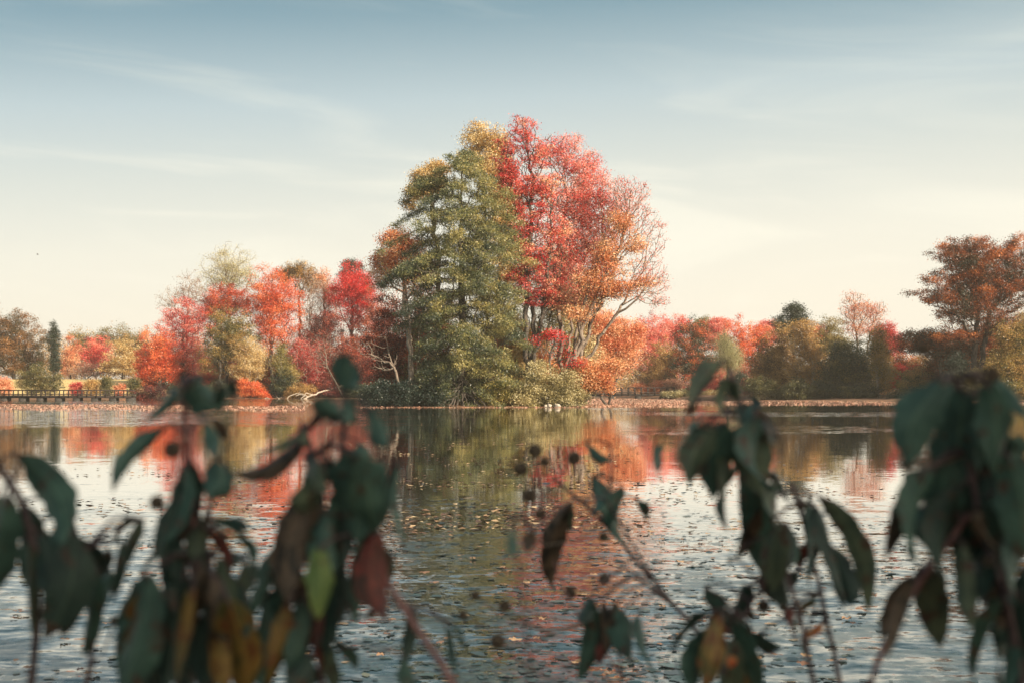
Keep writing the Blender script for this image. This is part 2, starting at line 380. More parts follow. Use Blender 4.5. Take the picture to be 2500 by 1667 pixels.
def rip(sc, det, st):
    mpp = nt.nodes.new('ShaderNodeMapping'); mpp.inputs['Scale'].default_value = st; L(g.outputs['Position'], mpp.inputs[0])
    n = nt.nodes.new('ShaderNodeTexNoise'); n.inputs['Scale'].default_value = sc; n.inputs['Detail'].default_value = det; L(mpp.outputs[0], n.inputs['Vector'])
    v = nt.nodes.new('ShaderNodeVectorMath'); v.operation = 'SUBTRACT'; L(n.outputs['Color'], v.inputs[0]); v.inputs[1].default_value = (.5, .5, .5)
    return v.outputs[0]
va = nt.nodes.new('ShaderNodeVectorMath'); va.operation = 'ADD'; L(rip(1.6, 4, (.8, 1.5, 1)), va.inputs[0]); L(rip(9., 2, (.7, 1.3, 1)), va.inputs[1])
vs = nt.nodes.new('ShaderNodeVectorMath'); vs.operation = 'SCALE'; L(va.outputs[0], vs.inputs[0]); L(M('MULTIPLY', amp, 2.4), vs.inputs['Scale'])
vm = nt.nodes.new('ShaderNodeVectorMath'); vm.operation = 'MULTIPLY'; L(vs.outputs[0], vm.inputs[0]); vm.inputs[1].default_value = (.38, 1, 0)
vn = nt.nodes.new('ShaderNodeVectorMath'); vn.operation = 'ADD'; L(vm.outputs[0], vn.inputs[0]); vn.inputs[1].default_value = (0, 0, 1)
vz = nt.nodes.new('ShaderNodeVectorMath'); vz.operation = 'NORMALIZE'; L(vn.outputs[0], vz.inputs[0])
fr = nt.nodes.new('ShaderNodeFresnel'); fr.inputs['IOR'].default_value = 1.36; L(vz.outputs[0], fr.inputs['Normal'])
gl = nt.nodes.new('ShaderNodeBsdfGlossy'); gl.inputs['Roughness'].default_value = .025; gl.inputs['Color'].default_value = (.97, .97, .96, 1); L(vz.outputs[0], gl.inputs['Normal'])
df = nt.nodes.new('ShaderNodeBsdfDiffuse'); df.inputs[0].default_value = (.012, .024, .026, 1)
wm = nt.nodes.new('ShaderNodeMixShader'); L(M('MULTIPLY', M('POWER', fr.outputs[0], 1.35), 1.75, clamp=True), wm.inputs[0]); L(df.outputs[0], wm.inputs[1]); L(gl.outputs[0], wm.inputs[2])
# a ragged film of scum and sunken weed lies on the shallows
f1 = nt.nodes.new('ShaderNodeTexNoise'); f1.inputs['Scale'].default_value = 2.6; f1.inputs['Detail'].default_value = 9; f1.inputs['Roughness'].default_value = .68; L(g.outputs['Position'], f1.inputs['Vector'])
f2 = nt.nodes.new('ShaderNodeTexNoise'); f2.inputs['Scale'].default_value = .45; f2.inputs['Detail'].default_value = 3; L(g.outputs['Position'], f2.inputs['Vector'])
f3 = nt.nodes.new('ShaderNodeTexNoise'); f3.inputs['Scale'].default_value = 14; f3.inputs['Detail'].default_value = 5; L(g.outputs['Position'], f3.inputs['Vector'])
nz = M('SUBTRACT', 1., M('DIVIDE', s.outputs['Y'], 24.), clamp=True)
thr = M('SUBTRACT', M('ADD', f1.outputs['Fac'], M('ADD', M('MULTIPLY', nz, .27), M('MULTIPLY', M('SUBTRACT', f2.outputs['Fac'], .5), .45))), .655)
fm = M('MULTIPLY', M('MULTIPLY', thr, 22., clamp=True), .72)
fc = ramp(nt, [(.3, (.004, .012, .016)), (.5, (.014, .038, .044)), (.62, (.035, .07, .075)), (.72, (.13, .13, .10)), (.8, (.2, .12, .06))]); L(f3.outputs['Fac'], fc.inputs['Fac'])
fp = nt.nodes.new('ShaderNodeBsdfPrincipled'); fp.inputs['Roughness'].default_value = .28; L(fc.outputs[0], fp.inputs['Base Color'])
fb = nt.nodes.new('ShaderNodeBump'); fb.inputs['Distance'].default_value = .01; fb.inputs['Strength'].default_value = .6; L(f3.outputs['Fac'], fb.inputs['Height']); L(fb.outputs[0], fp.inputs['Normal'])
wf = nt.nodes.new('ShaderNodeMixShader'); L(fm, wf.inputs[0]); L(wm.outputs[0], wf.inputs[1]); L(fp.outputs[0], wf.inputs[2]); L(wf.outputs[0], out.inputs[0])
wx = axis([(-600,600,60)]); wy = axis([(-40,320,30)])
X, Yg = np.meshgrid(wx, wy); nx = len(wx); ny = len(wy); idx = np.arange(nx*ny).reshape(ny, nx)
Q = np.stack([idx[:-1, :-1], idx[:-1, 1:], idx[1:, 1:], idx[1:, :-1]], -1).reshape(-1, 4)
tagit(mesh_np('water', np.stack([X, Yg, X*0], -1).reshape(-1, 3), Q, m), kind='structure')
# ---------------------------------------------------------------- trees (outline numbers were read off a 2352 px wide copy)
KD = 2500/2352
def sc(tr): return [[(p[0]*KD, p[1]*KD)+tuple(p[2:]) for p in t] for t in tr]
def sl(lb): return [tuple(v*KD for v in l[:4])+tuple(l[4:]) for l in lb]
def T(name, label, Y, tks, lb, **k): return tree(name, label, "tree", Y, sc(tks), sl(lb), **k)
def SH(label, Y, lb, pal, **k): return shrub(label, Y, sl(lb), pal, **k)
FARG = 'small trees of the far treeline'
# --- far left, beyond the meadow
T('oak_tree', 'big rusty brown oak at the left edge of the picture behind the golden meadow', 287, [[(32,900),(34,800),(38,745)]],
  [(38,745,40,38),(75,790,30,48),(5,780,45,68),(45,835,58,30),(-40,790,45,60),(78,835,25,30),(35,800,55,50),(20,850,60,24),(85,815,26,44)], N=520, leaves=34000, size=.28, pal='oakbrown', tb=.4, sig=.5, rb=.4)
T('columnar_tree', 'narrow dark evergreen column right of the big brown oak', 281, [[(124,900),(124,745)]],
  [(124,800,14,50),(123,755,8,22),(126,838,14,22)], N=160, leaves=7000, size=.26, pal='evergreen', sig=.3)
T('maple_tree', 'salmon orange tree directly right of the narrow dark evergreen', 300, [[(163,900),(164,800)]],
  [(163,812,20,38),(158,842,20,26)], N=160, leaves=6000, size=.28, pal='salmon', gx=.2)
T('maple_tree', 'crimson maple standing at the middle of the meadow edge', 303, [[(222,900),(222,800)]],
  [(222,806,36,32),(205,838,36,24)], N=240, leaves=9500, size=.28, pal='red', tb=.45)
T('maple_tree', 'thin brownish pink tree in front of the crimson meadow maple', 296, [[(195,900),(195,830)],[(235,900),(236,840)]],
  [(190,848,28,20),(236,848,28,18)], N=200, leaves=3400, size=.24, pal='brownpink', bark='pale')
T('maple_tree', 'golden yellow tree at the right end of the meadow', 292, [[(282,900),(282,820)]],
  [(282,820,34,42),(256,842,24,24),(305,842,24,26)], N=260, leaves=10500, size=.28, pal='gold', tb=.55)
for i, (x, y, r, l) in enumerate([(188,772,22,'pale green round tree behind the salmon tree by the dark evergreen'),(236,765,24,'grey green treetop above the crimson meadow maple'),
        (285,764,24,'pale olive treetop above the golden tree of the meadow'),(322,778,22,'pale olive treetop touching the left side of the red wood')]):
    T('broadleaf_tree', l, 380, [[(x,900),(x,y)]], [(x,y+12,r,24),(x-6,y+40,r+4,30)], N=140, leaves=5500, size=.36, pal='olive', tb=.68, sig=.6, group=FARG)
# --- shrubs round the meadow
SH('large grey green bush between the left footbridge and the meadow', 217, [(85,853,34,26),(56,868,24,20),(124,868,28,18)], 'olive', leaves=12000, N=260, size=.2, tb=.5, gx=-.25)
SH('small round green bush in front of the meadow above the bridge rail', 216, [(243,877,18,13)], 'olive', leaves=3200, tb=.42)
SH('green bush at the right end of the bridge rail', 218, [(306,880,16,14)], 'dkgreen', leaves=3000, tb=.62)
SH('low red bush above the middle of the left bridge rail', 216, [(176,885,21,9)], 'red', leaves=3000, tb=.4, name='bush')
SH('low golden brown bush beside the red bush by the left bridge', 215, [(211,881,18,11)], 'brownol', leaves=3000, tb=.75)
SH('orange bush at the left edge of the picture by the bridge', 213, [(8,880,24,18)], 'salmon', leaves=3800, tb=.4)
SH('low salmon bush between the two green bushes by the bridge', 217, [(274,888,14,8)], 'salmon', leaves=1800, tb=.4)
SH('dark brushwood on the bank where the left bridge ends', 211, [(350,896,42,18),(322,904,22,11)], 'maroon', leaves=7000, N=200, tb=.2)
SH('dark brushwood under the red trees at the water edge', 222, [(405,893,40,22),(450,898,38,18)], 'dkgreen', leaves=8000, N=220, tb=.25)
# --- wood on the left shore
T('maple_tree', 'orange red maple at the left end of the wood', 242, [[(365,905),(372,800),(378,750)]],
  [(362,790,38,42),(345,832,33,36),(392,842,38,46),(335,850,20,26)], N=420, leaves=17000, size=.24, pal='orangered', rb=.3, gz_=.15)
T('maple_tree', 'pink red maple with thin top near the left end of the wood', 245, [[(416,905),(420,780),(430,690)]],
  [(425,722,48,38),(452,765,38,46),(402,762,36,38),(430,830,46,46)], N=450, leaves=16000, size=.24, pal='pinkred', tb=.42, rb=.3)
T('birch_tree', 'almost bare pale twiggy tree rising over the pink red maple', 252, [[(428,900),(430,760),(434,680)]],
  [(434,664,30,38),(395,690,30,28),(470,680,24,26)], N=380, leaves=2400, size=.2, pal='brownpink', bark='pale', rb=.2, rmin=.03, upw=.9)
T('maple_tree', 'tall pale yellow round tree standing above the wood', 259, [[(527,900),(526,700),(525,640)]],
  [(525,612,54,46),(500,645,40,26),(553,640,40,28)], N=460, leaves=9000, size=.21, pal='pale', bark='mid', tb=.55, sig=.5, shell=.5, rb=.3, bare=.1)
T('maple_tree', 'red maple below the pale yellow tree', 247, [[(505,900),(508,720)]],
  [(512,690,42,34),(488,722,38,40),(548,700,30,30)], N=360, leaves=14000, size=.24, pal='orangered', tb=.35, rb=.25)
T('maple_tree', 'big bright orange red maple in the middle of the left wood', 245, [[(625,905),(622,770),(620,690)],[(640,905),(655,780)]],
  [(618,662,48,46),(652,700,44,50),(600,730,42,50),(645,768,50,42),(598,690,38,36)], N=620, leaves=26000, size=.24, pal='orangered', tb=.6, rb=.35, sig=.5)
T('maple_tree', 'green and gold mottled maple in front of the red wood', 238, [[(522,905),(522,780)]],
  [(525,752,48,48),(508,802,44,46),(552,792,42,44),(476,836,24,26)], N=480, leaves=21000, size=.24, pal='greengold', tb=.5, tn=.45, rb=.3)
T('birch_tree', 'slender yellow orange tree with pale stem right of the mottled maple', 235, [[(572,905),(574,820)],[(606,908),(598,850),(594,800)]],
  [(572,808,32,34),(560,850,33,28),(590,842,24,34)], N=300, leaves=10500, size=.21, pal='gold', bark='pale', tb=.45)
T('birch_tree', 'small yellow green pointed tree with white stems near the shore', 235, [[(640,908),(642,800)],[(655,908),(650,840)],[(676,908),(668,860)]],
  [(648,808,13,28),(645,838,24,18),(672,862,20,20)], N=220, leaves=7500, size=.2, pal='yelgreen', bark='pale', tb=.7)
SH('dark green bush below the pointed yellow green tree', 234, [(652,866,30,22),(640,885,26,18)], 'dkgreen', leaves=8000, N=200, tb=.45)
SH('glowing orange bush at the water edge of the left wood', 233, [(585,892,26,19),(560,880,18,14),(608,903,16,9)], 'orangered', leaves=8000, N=180, tb=.78)
T('oak_tree', 'brown domed treetop behind the bright orange maple', 257, [[(690,900),(688,660)]],
  [(682,622,36,22),(655,636,26,18),(712,648,30,24)], N=300, leaves=9000, size=.26, pal='brownol', tb=.4)
T('birch_tree', 'bare pale branched tree right of the bright orange maple', 249, [[(716,905),(713,740),(712,660)]],
  [(712,672,42,50),(722,740,40,52),(700,790,34,40)], N=620, leaves=5500, size=.2, pal='brownpink', bark='pale', rb=.28, rmin=.028, tb=.7)
T('maple_tree', 'thin salmon tree between the bare pale tree and the scarlet maple', 252, [[(748,900),(745,690)]],
  [(742,650,20,34),(758,690,24,36)], N=240, leaves=5200, size=.22, pal='salmon', tb=.55)
T('pine_tree', 'grey green pine top just above the scarlet maple', 263, [[(808,900),(808,612)]],
  [(808,604,22,13),(808,640,30,34)], N=200, leaves=8000, size=.24, pal='evergreen', tb=.8)
T('maple_tree', 'scarlet round topped maple left of the island', 246, [[(806,900),(808,780),(808,680)]],
  [(808,652,42,40),(838,672,28,38),(784,676,28,34),(818,712,34,46)], N=520, leaves=22000, size=.24, pal='scarlet', rb=.3, sig=.45)
T('maple_tree', 'dark maroon tree at the left of the scarlet maple', 243, [[(752,905),(752,770)]],
  [(756,742,38,32),(732,790,42,40)], N=320, leaves=14000, size=.24, pal='maroon', tb=.45)
T('maple_tree', 'dark red tree in shade between scarlet maple and conifer', 241, [[(862,905),(862,740)]],
  [(868,714,40,52),(842,780,52,50),(895,780,40,60)], N=420, leaves=20000, size=.24, pal='maroon', tb=.65)
T('maple_tree', 'dusky brown red tree low behind the shore bushes', 238, [[(805,905),(802,830)]],
  [(800,835,60,42),(848,860,44,36)], N=380, leaves=17000, size=.24, pal='maroon', tb=.5)
T('maple_tree', 'twiggy brownish pink tree below the bare pale tree', 237, [[(705,905),(702,830)]],
  [(700,812,38,38),(720,858,40,36)], N=360, leaves=8500, size=.21, pal='pinkred', bark='pale', tb=.25)
T('dead_tree', 'leaning bare whitish tree at the shore of the left wood', 233, [[(790,908),(768,872),(750,838),(745,795)]],
  [(738,800,40,48),(725,835,26,22)], N=200, leaves=0, bark='mid', rb=.13, rmin=.02, upw=.5, jit=.05)
SH('brown green brushwood at the foot of the mottled maple', 234, [(505,890,38,22),(470,897,26,16)], 'dkgreen', leaves=8000, N=200, tb=.4)
SH('yellowish brushwood above the driftwood', 233, [(695,893,32,17),(670,900,20,12)], 'brownol', leaves=7000, N=200, tb=.8)
SH('dark brown brushwood right of the driftwood', 234, [(745,888,32,26),(770,898,30,18)], 'maroon', leaves=8500, N=220, tb=.3)
SH('dark brush on the shore close to the island', 234, [(815,896,40,22),(850,900,36,18)], 'dkgreen', leaves=8500, N=220, tb=.3)

# --- the island
def conifer(rs, TR):
    tr = TR[0]; base = tr[0]; out_ = []
    # crown half width (m) against height in the picture, left and right of the trunk
    ys = [338,352,380,400,440,480,520,600,700,760,820,880,925]
    lw = [8,35,108,138,140,158,182,180,150,140,120,115,60]; rw = [10,40,75,100,125,145,148,158,158,152,158,170,120]
    s = 131/F
    for k in range(185):
        y = 345+(925-345)*((k+.5)/185)**.93; z = CAMH+(HZ-y*KD)*s
        i = int(np.argmin(abs(tr[:, 2]-z))); o = tr[i].copy(); o[2] = z
        az = rs.uniform(0, 2*np.pi); c = np.cos(az)
        W = np.interp(y, ys, rw if c > 0 else lw)*KD*s
        Wd = np.interp(y, ys, [(a+b)/2 for a, b in zip(lw, rw)])*KD*s*.85
        Lr = (abs(c)*W+(1-abs(c))*Wd)*rs.uniform(.62, 1.08)
        dr = np.array([np.cos(az), np.sin(az), 0]); pp = np.array([-dr[1], dr[0], 0])
        rise = rs.uniform(.05, .3)
        n = max(2, int(Lr/.75))
        for j in range(1, n+1):
            t = j/n; q = o+dr*Lr*t; q[2] += Lr*(rise*t-.42*t*t)
            out_.append(q+rs.normal(size=3)*.1)
            for sgn in (-1, 1):
                if t > .25 and rs.rand() < .8:
                    l2 = (1-t*.6)*Lr*.3*rs.uniform(.5, 1.1)
                    q2 = q+pp*sgn*l2+dr*l2*.5; q2[2] -= .12*l2; out_.append(q2+rs.normal(size=3)*.08)
                    if l2 > 1.0: q3 = q+pp*sgn*l2*.5+dr*l2*.25; out_.append(q3)
    return np.array(out_)
tree('cypress_tree', 'large green layered conifer on the island, its trunk standing at the water', 'tree', 131,
     sc([[(1060,935),(1061,800),(1058,600),(1060,450),(1066,345)]]), [], pts=conifer, leaves=120000, size=.27, pal='cypress', rb=.5, rmin=.018,
     sig=.3, flat=.45, asp=.3, upb=.35, droop=.7, tn=.42, tr=.25, gx=.3, gz_=.12, tb=.52, upw=0., bf=.25, bark='dark', jit=.06)
T('broadleaf_tree', 'tall golden tree rising behind the green conifer and the red maple', 142, [[(1122,930),(1116,600),(1108,400),(1100,310)],[(1150,930),(1150,600),(1160,450)]],
  [(1098,318,38,42),(1125,345,40,50),(1082,368,30,30),(1140,410,40,60),(1172,480,38,60),(1190,560,36,50),(1150,520,40,60),(1165,620,44,50),(1150,330,24,40)], N=900, leaves=36000, size=.2, pal='gold', tb=.6, rb=.3, sig=.35, bark='mid')
T('broadleaf_tree', 'golden orange treetop left behind the top of the green conifer', 141, [[(1012,930),(1005,600),(992,450)]],
  [(972,402,36,20),(1008,386,30,20),(958,440,26,22),(990,430,40,30),(940,470,16,16)], N=420, leaves=12000, size=.2, pal='gold', tb=.5, rb=.25, sig=.35, bark='mid', fsc=.98)
T('maple_tree', 'orange tree at the left side of the island behind the conifer', 142, [[(945,930),(940,800),(930,700),(922,610)]],
  [(895,596,40,40),(872,640,30,26),(930,560,44,40),(895,545,26,26),(960,620,50,60),(868,600,20,20)], N=560, leaves=17000, size=.2, pal='orange', tb=.42, rb=.25, bark='pale', sig=.38)
T('dead_tree', 'tall bare pale stem at the left side of the island', 130, [[(950,934),(945,800),(938,700),(924,625)],[(966,934),(962,800),(964,700)]],
  [(915,660,44,40),(940,720,40,60),(955,640,26,40)], N=120, leaves=260, size=.16, pal='orange', bark='mid', rb=.11, rmin=.018, upw=.4, jit=.035)
T('dead_tree', 'dead trunk leaning left over the dark island bushes', 129, [[(930,934),(914,872),(896,812),(884,772),(862,772)]],
  [(845,790,40,24),(880,820,40,30),(862,840,40,20)], N=90, leaves=0, bark='mid', rb=.14, rmin=.016, upw=.1, jit=.04)
T('maple_tree', 'dark red thicket tree low on the left part of the island', 146, [[(905,925),(905,760)],[(975,925),(975,780)]],
  [(895,720,38,48),(872,800,42,46),(950,800,60,60),(1000,740,60,80)], N=520, leaves=24000, size=.21, pal='maroon', tb=.62, tn=.5)
T('maple_tree', 'crimson maple with dark upright trunks right of the conifer, tallest on the island', 134,
  [[(1213,930),(1211,700),(1216,550),(1222,420),(1208,300)],[(1240,930),(1246,740),(1262,560),(1268,430)],[(1222,930),(1225,720),(1196,560),(1172,400)],[(1250,930,2),(1262,760,2),(1285,620,2),(1290,520,2)]],
  [(1200,305,34,44),(1168,385,28,40),(1232,350,38,36),(1195,440,40,40),(1245,440,48,56),(1195,520,34,28),(1228,592,46,40),(1250,668,54,34),(1218,690,40,22),(1275,530,40,40),(1290,690,34,24),(1160,430,28,50),(1160,350,24,40),(1190,640,30,40)],
  N=1450, leaves=27000, size=.19, pal='red', tb=.45, tn=.42, rb=.40, sig=.28, flat=.4, gx=.3, gz_=.15, bark='dark', shell=.5, bare=.2, rmin=.03)
T('maple_tree', 'pink red maple forming the right shoulder of the island treetops', 139,
  [[(1288,930),(1290,780),(1276,620),(1300,470)],[(1310,930),(1320,700),(1345,560)],[(1296,930),(1330,760),(1372,600),(1388,500)]],
  [(1292,372,36,40),(1330,425,42,48),(1356,490,38,52),(1300,480,56,64),(1325,580,56,54),(1285,640,46,44),(1385,470,26,36),(1380,560,40,50),(1310,335,26,30),(1345,378,36,38),(1368,425,34,38),(1405,470,28,34),(1385,620,34,40),(1265,350,40,40),(1330,680,40,30)],
  N=1600, leaves=32000, size=.19, pal='pinkred', tb=.62, rb=.32, sig=.36, bark='mid', shell=.5, gx=.15, bare=.2, rmin=.028)
T('maple_tree', 'low scarlet branch tree between the trunks and the cream bushes', 131, [[(1262,930),(1262,850),(1275,790)],[(1296,930),(1305,840)]],
  [(1268,768,22,9),(1294,776,14,7),(1326,832,24,8),(1306,842,12,6),(1232,784,14,7)], N=150, leaves=1200, size=.18, pal='scarlet', rb=.12, sig=.34, flat=.7, bark='dark')
T('broadleaf_tree', 'pale cream leaved tree filling the gaps between the island trunks', 145, [[(1250,930),(1250,760)],[(1300,930),(1302,740)]],
  [(1290,700,54,56),(1240,770,50,50),(1320,770,44,46),(1200,640,36,60),(1350,690,40,40),(1340,810,44,40),(1290,600,50,60)], N=800, leaves=30000, size=.2, pal='cream', tb=.6)
T('oak_tree', 'russet tree leaning right with pale curved trunk on the island', 132,
  [[(1283,934),(1300,890),(1318,838),(1345,745),(1375,665),(1422,565),(1438,500)],[(1300,934),(1312,880),(1335,730),(1368,610),(1396,520)]],
  [(1424,512,34,34),(1458,560,26,24),(1388,585,32,38),(1405,665,54,26),(1480,650,34,18),(1350,650,30,36),(1330,720,34,22)], N=800, leaves=13500, size=.19, pal='orange', tb=.62, tn=.5, rb=.3, sig=.34, bark='mid')
T('birch_tree', 'nearly bare tree with long thin twigs on the right edge of the island', 136,
  [[(1300,930),(1352,760),(1405,640),(1440,520)],[(1312,930),(1370,790),(1440,680)]],
  [(1455,470,50,52),(1500,540,32,60),(1490,640,46,56),(1430,430,40,34),(1500,690,40,20),(1425,470,50,60),(1532,560,10,30),(1520,640,26,20),(1525,690,16,8),(1478,430,20,16)], N=760, leaves=3600, size=.17, pal='pinkred', tb=.7, rb=.24, rmin=.018, bf=.6, upw=.3, bark='mid', sig=.25, shell=.35)
T('maple_tree', 'glowing salmon tree low behind the right end of the island', 147, [[(1390,930),(1394,780)],[(1440,930),(1436,800)]],
  [(1395,765,52,50),(1445,795,36,46),(1375,832,46,38),(1345,735,38,48),(1415,835,40,24),(1462,760,18,30)], N=800, leaves=34000, size=.2, pal='salmon', tb=.55, rb=.2)
T('maple_tree', 'orange bush tree hanging over the channel at the right end of the island', 132, [[(1318,932),(1348,888),(1378,872)],[(1330,932),(1390,840),(1420,800)]],
  [(1380,872,32,18),(1350,884,30,16),(1395,893,18,8),(1412,835,24,10),(1345,850,32,24)], N=420, leaves=9000, size=.19, pal='orange', tb=.62, tn=.4, rb=.15)
SH('cream yellow bush around the leaning island trunk', 130, [(1262,892,50,32),(1232,850,34,32),(1302,872,38,32),(1290,912,50,14),(1330,905,30,16)], 'cream', leaves=21000, N=520, size=.18, tb=.42, tn=.45)
SH('yellow green bush right of the conifer foot', 129.5, [(1198,898,40,28),(1212,915,40,14)], 'cream', leaves=10000, N=240, size=.18, tb=.42)
SH('olive bush under the right skirts of the conifer', 129.5, [(1146,898,34,28),(1130,912,40,16)], 'yelgreen', leaves=9500, N=240, size=.18, tb=.5)
SH('bright golden bush high behind the right skirts of the conifer', 136, [(1188,825,34,40),(1208,778,28,34)], 'gold', leaves=12000, N=260, size=.19, tb=.55)
SH('dark green bush at the far left end of the island', 129, [(872,898,38,30),(850,912,22,18)], 'teal', leaves=10000, N=240, size=.18, tb=.35)
SH('second dark green bush from the left on the island', 128.6, [(930,900,38,28)], 'teal', leaves=9000, N=220, size=.18, tb=.45)
SH('dark green bush left of the conifer roots', 128.6, [(992,902,36,26)], 'teal', leaves=9000, N=220, size=.18, tb=.4)
SH('shadowy bush behind the conifer trunk foot', 137, [(1050,895,60,30)], 'dkgreen', leaves=9000, N=220, size=.19, tb=.4)

# --- channel and right shore
SH('pale brownish reed brush on the bank behind the right footbridge', 241, [(1470,888,26,15),(1515,886,30,17)], 'salmon', leaves=7000, N=200, size=.2, tb=.35, fsc=1.0)
for i, (l, Y, lb, pal, tb) in enumerate([
    ('pink red tree right beside the bare twigs of the island', 262, [(1497,770,36,46),(1488,825,36,38)], 'pinkred', .6),
    ('brownish tree behind the right footbridge', 252, [(1530,825,34,44),(1520,870,34,26)], 'brownol', .65),
    ('pink red treetop above the left side of the mottled maple', 278, [(1555,752,34,24),(1530,775,34,34)], 'pinkred', .55),
    ('pale green treetop right above the mottled maple', 285, [(1618,760,26,26)], 'olive', .8),
    ('rosy treetop left above the willow', 280, [(1655,750,24,20),(1645,775,24,24)], 'pinkred', .7),
    ('wide rosy orange tree behind the willow on its right', 263, [(1705,778,44,50),(1700,832,40,36),(1745,790,26,44)], 'orangered', .62),
    ('faint rosy treetop left of the dark pine', 285, [(1765,765,30,28)], 'pinkred', .75)]):
    x = lb[0][0]
    T('maple_tree', l, Y, [[(x,905),(x,lb[0][1])]], lb, N=300, leaves=12000, size=.27, pal=pal, tb=tb, bark='mid')
T('maple_tree', 'dark green maple mottled with red standing alone by the channel', 238, [[(1590,905),(1590,770)]],
  [(1590,800,46,52),(1590,760,34,28),(1590,850,52,30),(1565,830,34,34),(1615,830,34,34)], N=560, leaves=24000, size=.24, pal='greenred', tb=.36, tn=.75, tr=.2)
T('willow_tree', 'pale yellow weeping willow between red trees', 243, [[(1672,905),(1668,785)]],
  [(1658,772,20,18),(1672,795,26,26),(1690,815,16,20),(1660,820,20,20)], N=260, leaves=15000, size=.34, pal='willow', tb=.6, asp=.14, droop=2.6, sig=.5, flat=.5)
SH('brownish pink bush left of the mottled maple foot', 232, [(1548,886,30,18)], 'brownpink', leaves=5500, tb=.5)
SH('pale reed bush at the right end of the right footbridge', 226, [(1560,903,40,9),(1585,900,20,12)], 'cream', leaves=6000, tb=.4)
SH('golden reeds below the willow', 228, [(1640,903,30,9)], 'gold', leaves=5000, tb=.6)
SH('small dark green bush under the willow', 230, [(1700,868,20,20),(1665,885,20,14)], 'teal', leaves=6000, tb=.6)
SH('dark red bush right of the willow', 226, [(1720,878,24,16)], 'maroon', leaves=5500, tb=.75)
T('pine_tree', 'dark pine with two tufted tops above the brown trees', 216, [[(1818,905),(1826,705)],[(1800,905),(1792,730)]],
  [(1826,712,20,16),(1840,730,18,16),(1790,738,18,14),(1802,760,20,20),(1830,760,24,24)], N=260, leaves=11000, size=.24, pal='evergreen', tb=.7)
T('broadleaf_tree', 'olive brown tree below the dark pine', 206, [[(1795,905),(1800,780)]],
  [(1790,805,44,50),(1765,850,44,44),(1810,860,40,40)], N=440, leaves=21000, size=.22, pal='brownol', tb=.42)
T('birch_tree', 'orange brown birch with white trunk right of the pine', 201, [[(1868,905),(1864,840),(1856,790),(1850,735)],[(1840,905),(1826,850),(1808,820)]],
  [(1852,780,36,42),(1838,752,34,22),(1870,830,32,46),(1830,850,34,36)], N=420, leaves=14000, size=.21, pal='brownol', bark='pale', tb=.72, rb=.22, rmin=.035)
SH('olive bank bush right of the willow at the water', 197, [(1745,885,44,28),(1790,897,34,18)], 'olive', leaves=11000, N=260, tb=.28)
SH('dark olive bank bush below the orange brown birch', 195, [(1835,893,46,24)], 'olive', leaves=9500, N=240, tb=.2)
T('broadleaf_tree', 'pale olive treetop between birch and sparse pink tree', 231, [[(1908,905),(1906,760)]],
  [(1906,755,28,28),(1890,795,32,28),(1930,795,30,26)], N=260, leaves=9500, size=.25, pal='olive', tb=.82)
T('maple_tree', 'rosy tree behind the orange brown birch', 236, [[(1880,905),(1880,780)]], [(1878,770,24,22),(1870,800,26,26)], N=180, leaves=6500, size=.26, pal='pinkred', tb=.55)
T('maple_tree', 'sparse pinkish tree with open branches over the dark green bushes', 214, [[(1972,905),(1968,780),(1962,720)],[(2012,905),(2006,740)]],
  [(1958,708,26,32),(1985,700,20,20),(2012,718,24,24),(1975,755,40,22)], N=330, leaves=4600, size=.2, pal='salmon', tb=.35, rb=.22, rmin=.03, bark='mid', bf=.5)
T('maple_tree', 'dusky red tree between the sparse pink tree and the big oak', 226, [[(2038,905),(2038,780)]],
  [(2032,765,30,22),(2045,795,32,30)], N=260, leaves=9500, size=.24, pal='pinkred', tb=.25)
T('broadleaf_tree', 'big dark green tree on the right shore', 198, [[(1950,905),(1950,830)],[(1975,905),(1980,820)]],
  [(1950,822,56,44),(1925,862,56,38),(1985,860,44,44)], N=620, leaves=30000, size=.22, pal='dkgreen', tb=.45, gx=.25, rb=.25)
SH('dark green bank bush left of the big dark tree', 195, [(1885,892,36,24),(1910,900,40,16)], 'dkgreen', leaves=10000, N=240, tb=.3)
SH('dark green bank bush below the big dark tree', 193.5, [(1975,898,50,20)], 'dkgreen', leaves=10000, N=260, tb=.28)
T('birch_tree', 'yellow green birch with white stem right of the big dark tree', 194, [[(2018,910),(2014,820),(2008,750)]],
  [(2018,800,26,50),(2030,862,30,34)], N=300, leaves=10500, size=.21, pal='greengold', bark='pale', tb=.6, rb=.16, rmin=.03)
SH('bright scarlet bush between birch and big oak', 196, [(2064,846,15,13),(2108,842,9,5)], 'scarlet', leaves=4000, N=100, tb=.5)
SH('golden olive thicket below the big oak', 192, [(2085,872,36,28),(2135,868,38,28)], 'greengold', leaves=14000, N=340, tb=.62)
SH('dark green bank bush below the golden olive thicket', 189, [(2080,903,50,15),(2140,905,44,14)], 'dkgreen', leaves=10000, N=260, tb=.35)
T('oak_tree', 'huge spreading rust coloured oak at the right edge', 183, [[(2236,905),(2240,790),(2246,710),(2238,640),(2225,590)],[(2240,820),(2275,720),(2320,640)]],
  [(2178,576,44,32),(2240,566,44,34),(2305,590,40,34),(2345,650,50,50),(2150,640,34,20),(2102,672,36,9),(2135,690,26,12),(2210,640,52,36),(2275,670,60,40),(2225,715,66,34),(2330,560,30,24),(2400,610,50,60),(2200,770,60,28),(2250,620,60,50),(2180,690,50,40),(2310,740,60,40),(2210,590,40,30)],
  N=1300, leaves=80000, size=.22, pal='rust', tb=.47, tn=.4, rb=.55, rmin=.03, sig=.4, bark='dark', shell=.5, flat=.55)
